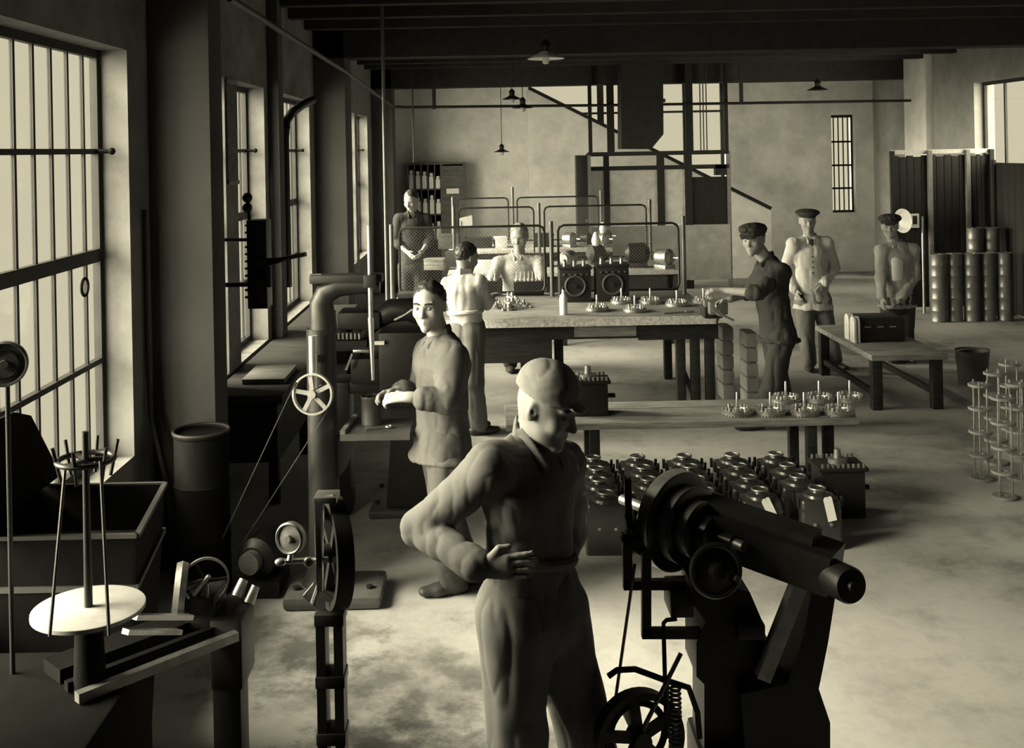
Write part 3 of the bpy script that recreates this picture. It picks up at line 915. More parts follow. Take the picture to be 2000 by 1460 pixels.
# older man in beret
person('person in dark beret and pale buttoned jacket, hands before the waist', dict(
    head=P(1577, 428, 11.6), neck=P(1582, 466, 11.65), shR=P(1550, 478, 11.6), shL=P(1614, 476, 11.65), elR=P(1535, 525, 11.75), wrR=P(1552, 565, 11.6), elL=P(1630, 522, 11.75), wrL=P(1610, 552, 11.52),
    hipR=P(1572, 588, 11.65), hipL=P(1604, 588, 11.65), knR=P(1575, 655, 11.6), knL=P(1618, 655, 11.62), anR=gnd(1580, 722), anL=gnd(1632, 718), toeR=(-0.2, -1, 0), toeL=(0.4, -1, 0)),
    face=(-0.12, -1, -0.1), tors=(-0.15, -1, 0), h=0.008, jacket=CL_LIGHT2, trousers=cloth('worn_trouser_cloth', 0.2), hair=HAIR_G, cap='beret', hs=1.04, hem=0.06, tie=True, seed=19.0, fold=0.008, bulk=1.05,
    hands={'L': dict(d=(-0.6, -0.4, -0.7), n=(0, 1, 0), lat=(-0.7, 0, 0.6), curl=0.3)})

# man at the right behind the low table
person('person in flat cap and open jacket behind the low table at right', dict(
    head=P(1738, 438, 11.75), neck=P(1748, 476, 11.8), shR=P(1722, 490, 11.75), shL=P(1782, 488, 11.8), elR=P(1720, 540, 11.7), wrR=P(1722, 578, 11.62), elL=P(1786, 540, 11.8), wrL=P(1760, 582, 11.62),
    hipR=P(1738, 592, 11.8), hipL=P(1768, 592, 11.8), knR=P(1738, 660, 11.8), knL=P(1768, 660, 11.8), anR=(P(1738, 700, 11.8).x, 11.78, 0.09), anL=(P(1768, 700, 11.8).x, 11.78, 0.09), toeR=(-0.2, -1, 0), toeL=(0.2, -1, 0)),
    face=(-0.35, -0.93, -0.1), tors=(-0.25, -1, 0), h=0.008, jacket=cloth('light_grey_jacket_cloth', 0.40), trousers=CL_DARK2, hair=HAIR, cap='flat', hs=1.06, hem=0.02, seed=23.0, fold=0.008, shirt=cloth('white_shirt_cloth', 0.85))
# ------------------------------------------------------------------ shared small builders
def wheel(mb_rim, c, axis, r, rim, width, spokes=5, hub=0.02, spoke_w=0.02, parent=None, m=IRON, rim_m=None, name='rim', curved=False):
    """spoked wheel: rim, spokes and hub as parts of parent"""
    c = Vector(c); ax = Vector(axis).normalized()
    MB().lathe([(r-rim, -width/2), (r, -width/2), (r, width/2), (r-rim, width/2), (r-rim, -width/2)], c, ax, 40).build(name, rim_m or m, parent, local=False)
    MB().lathe([(0, -width*0.8), (hub, -width*0.8), (hub, width*0.8), (0, width*0.8)], c, ax, 18).build('hub', m, parent)
    x = ax.orthogonal().normalized(); y = ax.cross(x)
    for k in range(spokes):
        a = 2*math.pi*k/spokes+0.3
        dr = x*math.cos(a)+y*math.sin(a)
        MB().beam(c+dr*hub*0.8, c+dr*(r-rim*0.7), spoke_w, width*0.5, up=ax).build('spoke', m, parent)
def ordinal(i):
    return ['first', 'second', 'third', 'fourth', 'fifth', 'sixth', 'seventh', 'eighth', 'ninth', 'tenth'][i]

# ------------------------------------------------------------------ large machine in the right foreground
D = 3.6
mc = thing('belt_driven_saw', 'big black belt-driven machine with cone pulley in the right foreground', 'machine', (P(1420, 1400, D).x, D, 0))
ax = Vector((0.62, -0.78, -0.04)).normalized()
c0 = P(1316, 1014, 3.72)
s1 = Vector(ax)
pul = MB().lathe([(0, -0.02), (0.168, -0.02), (0.170, 0.03), (0.160, 0.034), (0.120, 0.034), (0.128, 0.036), (0.130, 0.080), (0.122, 0.084), (0.088, 0.084), (0.094, 0.086), (0.096, 0.130), (0.088, 0.134),
                  (0.058, 0.134), (0.062, 0.136), (0.063, 0.18), (0.056, 0.184), (0.025, 0.184), (0.025, 0.26), (0, 0.26)], c0, ax, 48).build('cone_pulley', mat('polished_black_iron', 0.03, 0.28, 0.3, var=0.3, scale=8, spec=0.6), mc)
MB().cyl(c0-ax*0.25, c0+ax*0.30, 0.018).build('shaft', STEEL_DULL, mc)
for rr_, z0_, z1_ in ((0.1705, -0.018, 0.029), (0.1305, 0.038, 0.079), (0.0965, 0.088, 0.129)):
    MB().lathe([(rr_-0.003, z0_), (rr_, z0_), (rr_, z1_), (rr_-0.003, z1_), (rr_-0.003, z0_)], c0, ax, 48).build('rim_highlight', STEEL_DULL, pul)  # added bands whose lighter metal stands in for light on the rims
# overarm: heavy beam running down to the right
a0, a1 = P(1385, 1025, 3.66), P(1632, 1112, 3.42)
t = (a1-a0).normalized()
ob = MB()
ob.beam(a0, a1, 0.16, 0.125, up=(0, 0, 1))
ob.build('overarm', IRON, mc)
MB().beam(a0+Vector((0, 0.02, 0.075)), a0*0.12+a1*0.88+Vector((0, 0.02, 0.075)), 0.10, 0.03, up=(0, 0, 1)).build('rack', IRON_ROUGH, mc)
ec = P(1624, 1125, 3.40)
MB().lathe([(0, -0.11), (0.052, -0.11), (0.056, -0.10), (0.056, 0.10), (0.050, 0.11), (0.018, 0.112), (0.014, 0.125), (0, 0.125)], ec, (0.25, -0.95, 0.1), 28).build('end_boss', IRON, mc)
# braced column at the right
cl = [P(1575, 1150, 3.5), P(1622, 1150, 3.5), P(1608, 1240, 3.5), P(1590, 1330, 3.5), P(1612, 1395, 3.5), P(1612, 1470, 3.5), P(1450, 1470, 3.5), P(1440, 1340, 3.5), P(1490, 1330, 3.5), P(1530, 1320, 3.5), P(1560, 1230, 3.5)]
MB().prism([p+Vector((0, -0.05, 0)) for p in cl], (0, 0.13, 0)).build('column', IRON, mc)
MB().beam(P(1560, 1140, 3.47), P(1488, 1322, 3.47), 0.045, 0.05, up=(0, 1, 0)).build('brace', STEEL_DULL, mc)
# main body: stacked castings
mb_ = [P(1340, 1120, D), P(1400, 1118, D), P(1452, 1135, D), P(1480, 1200, D), P(1480, 1225, D), P(1490, 1230, D), P(1490, 1310, D), P(1470, 1330, D), P(1460, 1480, D), P(1365, 1480, D), P(1365, 1310, D), P(1350, 1295, D), P(1350, 1230, D), P(1368, 1190, D), P(1345, 1160, D)]
MB().prism([p+Vector((0, -0.09, 0)) for p in mb_], (0, 0.20, 0)).build('body', IRON, mc)
bz = P(1460, 1460, D).z
bx0, bx1 = P(1345, 1460, D).x, P(1620, 1460, D).x
MB().bbox(bx0+0.02, D-0.22, 0.06, bx1-0.02, D+0.16, bz+0.03, 0.02).build('pedestal', IRON, mc)
MB().bbox(bx0-0.06, D-0.30, 0, bx1+0.06, D+0.22, 0.07, 0.015).build('base_plate', IRON_ROUGH, mc)
MB().bbox(P(1438, 1212, 3.48).x, 3.46, P(1438, 1240, 3.5).z, P(1492, 1212, 3.48).x, 3.55, P(1438, 1210, 3.5).z, 0.006).build('bracket', IRON, mc)
# handwheel
hw = P(1398, 1114, 3.42)
MB().torus(hw, (0.12, -0.98, 0.15), 0.078, 0.0095, 44, 10).build('handwheel', mat('worn_black_rim', 0.16, 0.3, 0.7, var=0.3, spec=0.6), mc)
MB().lathe([(0, -0.01), (0.072, -0.01), (0.072, 0.0), (0.030, 0.012), (0.026, 0.05), (0.012, 0.056), (0, 0.056)], hw, (0.12, -0.98, 0.15), 36).build('hub', IRON, mc)
MB().cyl(hw+Vector((0.052, -0.02, -0.01)), hw+Vector((0.056, -0.06, -0.005)), 0.011, 0.009, 14).build('knob', STEEL, mc)
MB().cyl(hw, hw+Vector((0, 0.22, 0)), 0.02).build('shaft', STEEL_DULL, mc)
# bracket frames at the left
w = 0.030
def bars(pts, dd, nm, ww=w, m=IRON):
    ps = [P(x, y, dd) for x, y in pts]
    b = MB()
    for p, q in zip(ps, ps[1:]):
        tt = (q-p).normalized()*ww*0.5
        b.beam(p-tt, q+tt, ww, ww, up=(0, 1, 0))
    return b.build(nm, m, mc)
bars([(1262, 1080), (1224, 1050), (1226, 1140), (1330, 1140)], 3.56, 'bracket')
bars([(1262, 1085), (1262, 1235), (1392, 1235)], 3.53, 'bracket')
bars([(1226, 940), (1228, 1010), (1262, 1080)], 3.62, 'guard_bar', 0.022)
MB().bbox(P(1306, 1150, 3.55).x, 3.52, P(1306, 1200, 3.55).z, P(1352, 1150, 3.55).x, 3.66, P(1306, 1148, 3.55).z, 0.008).build('slide_block', IRON, mc)
MB().tube([P(1296, 1225, 3.5), P(1296, 1216, 3.5), P(1302, 1210, 3.5), P(1322, 1208, 3.5)], 0.007, 8).build('clip', IRON, mc)
MB().cyl(P(1240, 1100, 3.55), P(1202, 1365, 3.50), 0.0055, n=10).build('rod', STEEL_DULL, mc)
MB().cyl(P(1296, 1225, 3.5), P(1302, 1440, 3.45), 0.0075, n=10).build('rod', IRON, mc)
MB().cyl(P(1330, 1275, 3.5), P(1255, 1425, 3.42), 0.0075, n=10).build('rod', STEEL_DULL, mc)
sp0, sp1 = P(1316, 1335, 3.5), P(1320, 1460, 3.5)
MB().tube([sp0+(sp1-sp0)*(i/140)+Vector((0.020*math.cos(i*0.62), 0.020*math.sin(i*0.62), 0)) for i in range(141)], 0.0045, 6).build('spring', STEEL_DULL, mc)
# spoked flywheel low on the left
fc = P(1248, 1440, 3.48)
wheel(None, fc, (0.25, -0.95, 0.05), 0.150, 0.022, 0.05, 5, 0.03, 0.03, mc, IRON, name='flywheel_rim')
MB().torus(fc+Vector((0, 0.03, 0)), (0.25, -0.95, 0.05), 0.095, 0.012, 36, 8).build('flywheel_ring', IRON, mc)
MB().tube([P(1188, 1320, 3.5), P(1205, 1308, 3.5), P(1240, 1306, 3.5), P(1300, 1328, 3.5), P(1345, 1342, 3.5), P(1362, 1390, 3.5), P(1366, 1440, 3.5)], 0.010, 10).build('belt_guard', IRON, mc)
MB().cyl(fc, fc+Vector((-0.03, 0.25, 0)), 0.016).build('shaft', STEEL_DULL, mc)

# ------------------------------------------------------------------ wheel stand in the centre foreground
D = 3.3
ws = thing('wheel_stand', 'narrow iron stand carrying an upright spoked wheel beside the foreground person', 'machine', (P(648, 1400, D).x, D, 0))
p0 = P(648, 1190, D)
x0, x1 = P(622, 1300, D).x, P(674, 1300, D).x
for xx in (x0+0.014, x1-0.014):
    MB().box(xx-0.014, D-0.04, 0.05, xx+0.014, D+0.04, p0.z).build('upright', IRON, ws)
for y in (1200, 1320, 1430):
    z = P(648, y, D).z
    MB().bbox(x0-0.004, D-0.045, z-0.018, x1+0.004, D+0.045, z+0.018, 0.004).build('cross_bar', IRON, ws)
MB().bbox(x0-0.13, D-0.16, 0, x1+0.13, D+0.16, 0.05, 0.01).build('base_plate', IRON_ROUGH, ws)
wc = P(652, 1078, D)
wax = Vector((-0.93, -0.36, 0.03))
wheel(None, wc, wax, 0.165, 0.022, 0.050, 4, 0.028, 0.024, ws, IRON, name='wheel_rim')
MB().tube([P(x, y, 3.24) for x, y in ((612, 1178), (625, 1140), (626, 1060), (627, 985), (632, 974), (652, 971))], 0.010, 8).build('guard_bar', STEEL, ws)
MB().bbox(P(615, 970, 3.25).x, 3.22, P(615, 978, 3.25).z, P(660, 970, 3.25).x, 3.30, P(615, 966, 3.25).z, 0.003).build('guard_plate', STEEL, ws)
MB().box(P(617, 970, 3.24).x, 3.22, P(617, 1150, 3.24).z, P(628, 970, 3.24).x, 3.24, P(617, 972, 3.24).z).build('guard_plate', STEEL, ws)
MB().beam(P(602, 1150, D), P(640, 1182, D), 0.05, 0.02, up=(0, 1, 0)).build('shoe', STEEL_DULL, ws)
gc = P(568, 1050, 3.2)
MB().lathe([(0, -0.014), (0.044, -0.014), (0.047, -0.008), (0.047, 0.010), (0.042, 0.016), (0.038, 0.010), (0.012, 0.012), (0.010, 0.022), (0, 0.022)], gc, (-0.35, -0.93, 0.1), 32).build('dial', STEEL_DULL, ws)
MB().cyl(gc+Vector((0, 0.02, -0.04)), P(565, 1096, 3.2), 0.009).build('dial_stem', STEEL_DULL, ws)
MB().cyl(P(548, 1096, 3.2), P(640, 1092, 3.26), 0.009).build('crank_shaft', STEEL, ws)
MB().ball(P(548, 1097, 3.2), (0.018, 0.014, 0.012)).build('crank_knob', STEEL, ws)
MB().ball(P(603, 1097, 3.22), (0.016, 0.012, 0.016)).build('collar', STEEL_DULL, ws)

# ------------------------------------------------------------------ winding bench at the lower left
wb_ = thing('winding_bench', 'dark iron winding bench with white turntable in the lower left corner', 'machine', (-1.5, 3.3, 0))
MB().bbox(-1.93, 2.75, 0.0, -1.16, 3.62, 0.74, 0.01).build('cabinet', IRON_DARK, wb_)
r0, r1 = PZ(150, 1362, 0.76), PZ(462, 1240, 0.76)
MB().beam(r0, r1, 0.03, 0.03).build('rail', STEEL_DULL, wb_)
off = Vector((-0.06, 0.07, 0))
MB().beam(r0+off, r1+off, 0.025, 0.03).build('rail', IRON_DARK, wb_)
MB().beam(r0+off*2.4, r1+off*2.4, 0.12, 0.05).build('bed', IRON_DARK, wb_)
dc = P(173, 1186, 3.36)
MB().lathe([(0, 0), (0.150, 0), (0.171, 0.010), (0.171, 0.022), (0.166, 0.024), (0, 0.024)], dc-Vector((0, 0, 0.02)), (0, 0, 1), 44).build('turntable', mat('white_disc_paint', 0.40, 0.6, var=0.12, scale=12, stain=0.3, stain_scale=9), wb_, label='white turntable disc')
MB().cyl((dc.x, dc.y, 0.74), dc, 0.05, 0.04).build('pivot', IRON_DARK, wb_)
zt = P(175, 842, 3.36).z
MB().cyl(dc, (dc.x, dc.y, zt), 0.013, 0.010, 12).build('spindle', IRON, wb_)
rc = Vector((dc.x, dc.y, P(175, 897, 3.36).z))
rr = MB().torus(rc, (0, 0, 1), 0.085, 0.009, 28, 8).build('spool_ring', IRON, wb_)
for k in range(3):
    a = 2*math.pi*k/3+0.2
    MB().beam(rc, rc+Vector((math.cos(a), math.sin(a), 0))*0.085, 0.014, 0.012).build('ring_spoke', IRON, rr)
for k in range(6):
    a = 2*math.pi*k/6+0.5
    b = rc+Vector((math.cos(a), math.sin(a), 0))*0.085
    o = Vector((math.cos(a), math.sin(a), 0))
    MB().cyl(b-o*0.012-Vector((0, 0, 0.06)), b+o*0.012+Vector((0, 0, 0.05)), 0.006, n=8).build('prong', IRON, rr)
MB().cyl(P(128, 905, 3.30), P(97, 1242, 3.14), 0.0055, n=8).build('stay_rod', GREY_PAINT, wb_)
MB().cyl(P(196, 900, 3.28), P(213, 1240, 3.14), 0.0055, n=8).build('stay_rod', GREY_PAINT, wb_)
for y, xa, xb in ((1204, 262, 372), (1233, 245, 350)):
    MB().beam(P(xa, y, 3.42), P(xb, y, 3.62), 0.03, 0.016).build('arm', STEEL, wb_)
hw = P(402, 1134, 3.75)
wheel(None, hw, (0.25, -0.96, 0.1), 0.080, 0.007, 0.015, 3, 0.012, 0.010, wb_, IRON, rim_m=STEEL_DULL, name='handwheel_rim')
MB().cyl(hw+Vector((0.02, -0.03, 0.03)), hw+Vector((-0.035, -0.03, -0.035)), 0.008).build('crank', STEEL, wb_)
pc = P(352, 1150, 3.72)
MB().lathe([(0, -0.02), (0.085, -0.02), (0.092, 0), (0.085, 0.02), (0, 0.02)], pc, (-0.97, -0.22, 0.12), 36).build('flat_pulley', STEEL_DULL, wb_)
MB().bbox(P(372, 1190, 3.8).x, 3.72, 0.76, P(430, 1190, 3.8).x, 3.9, P(372, 1150, 3.8).z, 0.01).build('headstock', IRON, wb_)
MB().cyl(pc, hw, 0.012).build('shaft', STEEL_DULL, wb_)
MB().cyl(hw+Vector((0.01, -0.02, 0)), (hw.x+0.01, hw.y-0.02, 0.80), 0.005, n=8).build('rod', STEEL_DULL, wb_)
for x, y in ((462, 1165), (485, 1178), (432, 1222), (470, 1205)):
    b = P(x, y, 3.85)
    MB().cyl(b, b+Vector((0.02, 0.03, 0.05)), 0.022, 0.016, 12).build('fitting', STEEL_DULL, wb_)
MB().bbox(P(415, 1240, 3.75).x, 3.7, 0.55, P(480, 1240, 3.75).x, 3.9, 0.80, 0.02).build('gear_case', IRON, wb_)
MB().bbox(-0.99, 3.74, 0, -0.89, 3.86, 0.55, 0.01).build('leg', IRON, wb_)
# round dial on a bracket at the left edge
dg = thing('round_dial', 'round dial plate on a post at the left edge, in front of the window', 'dial', (P(10, 710, 3.45).x, 3.45, 0.74))
q = P(8, 710, 3.45)
MB().lathe([(0, -0.02), (0.066, -0.02), (0.073, -0.012), (0.073, 0.012), (0.066, 0.016), (0.062, 0.008), (0.014, 0.010), (0.012, 0.024), (0, 0.024)], q, (0.35, -0.93, 0.05), 36).build('plate', STEEL_DULL, dg)
MB().torus(q+Vector((0.003, -0.012, 0)), (0.35, -0.93, 0.05), 0.045, 0.003, 30, 6).build('scale_ring', IRON, dg)
MB().cyl((q.x, q.y+0.02, 0.74), (q.x, q.y+0.02, q.z), 0.008).build('post', IRON, dg)

# ------------------------------------------------------------------ open chest by the window
ch = thing('open_metal_chest', 'open black sheet-metal chest with raised lid under the big window', 'chest', (-1.62, 4.1, 0))
A, B, C_, D_ = Vector((-1.90, 4.46, 1.04)), Vector((-1.36, 4.46, 1.04)), Vector((-1.28, 3.86, 1.04)), Vector((-1.90, 3.86, 1.04))
b0 = [Vector((-1.88, 4.40, 0)), Vector((-1.42, 4.40, 0)), Vector((-1.36, 3.92, 0)), Vector((-1.88, 3.92, 0))]
def slab(p, th):
    n = (p[1]-p[0]).cross(p[2]-p[0]).normalized()*th
    return MB().prism(p, n)
tp = [A, B, C_, D_]
for i in range(4):
    j = (i+1) % 4
    slab([b0[i], b0[j], tp[j], tp[i]], 0.012).build('side_panel', IRON_DARK, ch)
MB().prism([Vector((p.x, p.y, 0.84)) for p in tp], (0, 0, 0.02)).build('tray', GREY_PAINT, ch)
rm = MB()
for i in range(4):
    rm.beam(tp[i], tp[(i+1) % 4], 0.02, 0.015)
rm.build('rim', GREY_PAINT, ch)
MB().prism([Vector((-1.86, 3.60, 1.045)), Vector((-1.86, 4.60, 1.045)), Vector((-1.86, 4.31, 1.37)), Vector((-1.86, 4.16, 1.42)), Vector((-1.86, 3.60, 1.44))], (0.015, 0, 0)).build('lid', IRON_DARK, ch)
tag(MB().torus((-1.46, 4.12, 0.875), (0, 0, 1), 0.10, 0.014, 36, 8).build('metal_ring', STEEL), 'bright steel ring lying inside the open chest', 'ring')

# ------------------------------------------------------------------ barrel and cable by the pilaster
bl = thing('oil_drum', 'dark steel drum standing against the plaster pilaster', 'barrel', (-1.60, 5.92, 0))
MB().lathe([(0, 0), (0.145, 0), (0.15, 0.02), (0.148, 0.29), (0.155, 0.30), (0.148, 0.31), (0.148, 0.59), (0.155, 0.60), (0.148, 0.61), (0.148, 0.86), (0.156, 0.87), (0.156, 0.89), (0.146, 0.89), (0.144, 0.87), (0, 0.87)], (-1.60, 5.92, 0), (0, 0, 1), 36).build('drum_body', IRON_DARK, bl)
MB().torus((-1.60, 5.92, 0.885), (0, 0, 1), 0.150, 0.009, 36, 8).build('rim', IRON_ROUGH, bl)
tag(MB().tube([Vector((-1.93, 6.05, 2.1)), Vector((-1.93, 6.05, 1.3)), Vector((-1.92, 6.05, 0.95)), Vector((-1.86, 6.02, 0.72)), Vector((-1.80, 5.98, 0.5)), Vector((-1.79, 5.98, 0.02))], 0.013, 8).build('cable', IRON), 'thick black cable running down the wall behind the drum', 'cable')
# motor on the floor driving the drill belt
mo = thing('electric_motor', 'dark electric motor on the floor beside the first pilaster', 'motor', (-1.45, 5.65, 0))
MB().lathe([(0, -0.13), (0.07, -0.13), (0.11, -0.10), (0.115, 0.10), (0.07, 0.13), (0, 0.13)], (-1.27, 5.95, 0.20), (0.3, 1, 0), 28).build('casing', IRON, mo)
MB().bbox(-1.38, 5.80, 0, -1.16, 6.10, 0.09, 0.01).build('foot', IRON_ROUGH, mo)
MB().lathe([(0, -0.02), (0.06, -0.02), (0.06, 0.03), (0, 0.03)], (-1.315, 5.79, 0.20), (0.3, 1, 0), 24).build('pulley', STEEL_DULL, mo)

# ------------------------------------------------------------------ drilling machine
D = 5.85
dp = thing('drill_press', 'black pillar drilling machine with belt pulley and work table', 'drill press', (P(630, 1150, D).x, D, 0))
cx = P(632, 900, D).x
def cz(y, d=D, x=632): return P(x, y, d).z
bp = MB()
bp.bbox(cx-0.20, D-0.22, 0, cx+0.32, D+0.16, 0.07, 0.03)
bp.build('base_plate', mat('floor_worn_iron', 0.12, 0.5, 0.3, var=0.4), dp)
for bx in (0.25, -0.14):
    MB().cyl((cx+bx, D-0.10, 0.07), (cx+bx, D-0.10, 0.085), 0.02, n=8).build('bolt', IRON, dp)
MB().lathe([(0, 0), (0.13, 0.0), (0.10, 0.06), (0.088, 0.16), (0.084, 0.5), (0.080, cz(640)-0.07), (0, cz(640)-0.07)], (cx, D, 0.07), (0, 0, 1), 30).build('column', IRON, dp)
gn = [(632, 650), (630, 620), (628, 592), (636, 572), (660, 560), (700, 556), (742, 556)]
MB().tube([P(x, y, D) for x, y in gn], [0.078, 0.072, 0.066, 0.06, 0.055, 0.05, 0.048], 16).build('gooseneck', IRON, dp)
MB().bbox(P(606, 545, D).x, D-0.05, cz(553, x=606), P(748, 545, D).x, D+0.05, cz(534, x=700), 0.012).build('head_arm', IRON, dp)
MB().cyl(P(606, 544, D-0.02), P(628, 543, D-0.02), 0.026).build('pulley_shaft', STEEL, dp)
sx = P(724, 600, 5.75).x
MB().cyl((sx, 5.75, cz(440, 5.75, 720)), (sx, 5.75, cz(620, 5.75, 724)), 0.013, n=12).build('spindle', STEEL_DULL, dp)
MB().cyl((sx, 5.75, cz(620, 5.75, 724)), (sx+0.005, 5.75, cz(742, 5.75, 726)), 0.017, 0.008, n=12).build('drill_bit', STEEL, dp)
MB().bbox(sx-0.03, 5.70, cz(560, 5.75, 724), sx+0.03, 5.82, cz(535, 5.75, 724), 0.008).build('spindle_bearing', IRON, dp)
MB().cyl(P(613, 770, 5.7), P(611, 655, 5.7), 0.024, n=18).build('counterweight_tube', STEEL, dp)
MB().beam(P(613, 700, 5.7), P(632, 700, 5.80), 0.03, 0.04).build('tube_clamp', IRON, dp)
wc = P(611, 769, 5.62)
wheel(None, wc, (-0.12, -0.98, 0.08), 0.108, 0.010, 0.035, 5, 0.022, 0.022, dp, STEEL_DULL, name='pulley_rim')
MB().cyl(wc, wc+Vector((0.03, 0.22, 0)), 0.015).build('pulley_shaft', STEEL_DULL, dp)
# belts to the motor
for (xa, ya), (xb, yb), db in (((578, 745), (436, 1048), 5.85), ((641, 800), (470, 1065), 5.9)):
    tag(MB().beam(P(xa, ya, 5.62), P(xb, yb, db), 0.004, 0.03, up=(0, 1, 0)).build('drive_belt', BELT), ['left run', 'right run'][xa > 600]+' of the thin belt slanting from the drill pulley to the floor', 'belt')
# table
tz = cz(842, 5.72, 735)
tq = [PZ(664, 848, tz), PZ(800, 846, tz), PZ(806, 815, tz), PZ(690, 815, tz)]
MB().prism([p-Vector((0, 0, 0.035)) for p in tq], (0, 0, 0.035)).build('table', GREY_PAINT, dp)
MB().prism([p+Vector((0, 0, 0.0)) for p in [tq[0], tq[0]*0.93+tq[1]*0.07, tq[3]*0.93+tq[2]*0.07, tq[3]]], (0, 0, 0.02)).build('table_lip', STEEL_DULL, dp)
ck = [P(655, 850, D), P(735, 850, D), P(705, 862, D), P(688, 880, D), P(678, 910, D), P(662, 930, D), P(655, 930, D)]
MB().prism([p+Vector((0, -0.03, 0)) for p in ck], (0, 0.06, 0)).build('table_bracket', IRON, dp)
# can on the table
cn = PZ(726, 828, tz)
cnr = thing('tin_can', 'dark cylindrical can standing on the drilling machine table', 'can', (cn.x, cn.y, tz))
MB().lathe([(0, 0), (0.056, 0), (0.057, 0.006), (0.055, 0.012), (0.055, 0.140), (0.058, 0.150), (0.055, 0.156), (0.052, 0.150), (0, 0.146)], (cn.x, cn.y, tz), (0, 0, 1), 30).build('can_body', GREY_PAINT, cnr)
MB().cyl((cn.x-0.02, cn.y, tz+0.146), (cn.x-0.02, cn.y, tz+0.160), 0.014, n=12).build('spout_cap', IRON, cnr)
q = PZ(736, 838, tz)
sp = thing('steel_wrench', 'bright steel wrench lying on the drilling machine table', 'tool', (q.x, q.y, tz))
MB().beam(q+Vector((-0.06, -0.02, 0.008)), q+Vector((0.05, 0.02, 0.008)), 0.016, 0.012).build('handle', STEEL, sp)
MB().torus(q+Vector((0.062, 0.024, 0.008)), (0, 0, 1), 0.016, 0.007, 16, 6).build('jaw', STEEL, sp)

# ------------------------------------------------------------------ shaping machine behind the drill
D = 7.2
sm = thing('shaping_machine', 'black shaping machine on pedestal legs behind the drilling machine', 'machine', (P(800, 990, D).x, D, 0))
q = P(790, 995, 7.1)
pp = [P(756, 985, 7.1), P(765, 840, 7.1), P(762, 780, 7.1), P(848, 780, 7.1), P(850, 985, 7.1)]
MB().prism([p+Vector((0, -0.05, 0)) for p in pp], (0, 0.35, 0)).build('pedestal', IRON, sm)
MB().bbox(P(722, 990, 7.1).x, 7.02, 0, P(856, 990, 7.1).x, 7.50, 0.055, 0.02).build('foot', GREY_PAINT, sm)
for x, y in ((737, 981), (746, 950)):
    b = PZ(x, y, 0.055)
    MB().cyl(b, b+Vector((0, 0, 0.02)), 0.018, n=8).build('bolt', IRON, sm)
MB().bbox(P(745, 700, D).x, 7.0, P(745, 782, D).z, P(835, 700, D).x, 7.5, P(745, 640, D).z, 0.02).build('body', IRON, sm)
MB().tube([P(700, 690, D), P(712, 650, D), P(735, 622, D), P(765, 606, D), P(800, 604, D), P(830, 622, D)], [0.03, 0.05, 0.07, 0.08, 0.08, 0.06], 14).build('ram', IRON, sm)
MB().tube([P(770, 625, 6.98), P(790, 615, 6.98), P(806, 604, 6.98)], 0.009, 8).build('lever', STEEL_DULL, sm)
MB().bbox(P(663, 640, D).x, 7.1, P(663, 640, D).z, P(745, 612, D).x, 7.35, P(663, 606, D).z, 0.02).build('cross_head', IRON, sm)
MB().cyl(P(652, 735, 7.1), P(652, 606, 7.1), 0.014).build('guide_post', STEEL_DULL, sm)
MB().bbox(P(660, 680, D).x, 7.05, P(660, 678, D).z, P(722, 680, D).x, 7.4, P(660, 658, D).z, 0.006).build('rack', IRON_ROUGH, sm)
for k in range(6):
    b = P(662+k*8, 662, 7.04)
    MB().cyl(b, b+Vector((0, 0, 0.04)), 0.008, n=8).build('pin', STEEL, sm)
MB().bbox(P(690, 690, 7.0).x, 6.98, P(690, 688, 7.0).z, P(722, 690, 7.0).x, 7.3, P(690, 682, 7.0).z, 0.004).build('tool_tray', STEEL, sm)
MB().bbox(P(690, 740, D).x, 7.05, P(690, 742, D).z, P(748, 700, D).x, 7.35, P(690, 692, D).z, 0.02).build('vise_block', IRON, sm)
MB().beam(P(688, 690, 6.98), P(676, 722, 6.98), 0.014, 0.02, up=(0, 1, 0)).build('link', STEEL_DULL, sm)
MB().box(P(731, 668, 6.95).x, 6.96, P(731, 674, 6.95).z, P(750, 668, 6.95).x, 6.985, P(731, 667, 6.95).z).build('name_plate', WHITE, sm)
MB().bbox(P(655, 990, D).x, 7.1, 0, P(690, 990, D).x, 7.35, P(690, 740, D).z, 0.02).build('leg', IRON, sm)
MB().bbox(P(655, 760, D).x, 7.12, P(655, 765, D).z, P(770, 760, D).x, 7.4, P(655, 742, D).z, 0.01).build('bed', IRON, sm)
# ------------------------------------------------------------------ benches with mesh screens
def bench(label, x0, x1, y0, y1, z, legs, top_m=WOOD_M, planks=5, apron=None, th=0.05, leg=0.08):
    b = thing('workbench', label, 'workbench', ((x0+x1)/2, (y0+y1)/2, 0))
    w = (y1-y0)/planks
    for k in range(planks):
        MB().bbox(x0, y0+k*w+0.003, z-th, x1, y0+(k+1)*w-0.003, z-0.001*(k % 2), 0.004).build('plank', top_m, b)
    for x, y in legs:
        MB().bbox(x-leg/2, y-leg/2, 0, x+leg/2, y+leg/2, z-th, 0.006).build('leg', WOOD_D, b)
    if apron:
        for (ax0, ax1, az, ay) in apron:
            MB().box(ax0, ay, az, ax1, ay+0.03, z-th).build('apron', WOOD_D, b)
    return b
Z1 = 0.90
b1 = bench('long front workbench with a mesh screen, dark apron and worn top', -0.95, 2.03, 9.5, 11.2, Z1,
           [(1.83, 9.62), (1.96, 9.62), (1.70, 9.62), (1.83, 11.1), (-0.85, 9.62), (-0.85, 11.1), (0.35, 11.1), (0.62, 9.75)],
           apron=[(-0.95, 0.55, 0.50, 9.56), (0.55, 1.32, 0.70, 9.56), (1.32, 2.03, 0.68, 9.56)], planks=8)
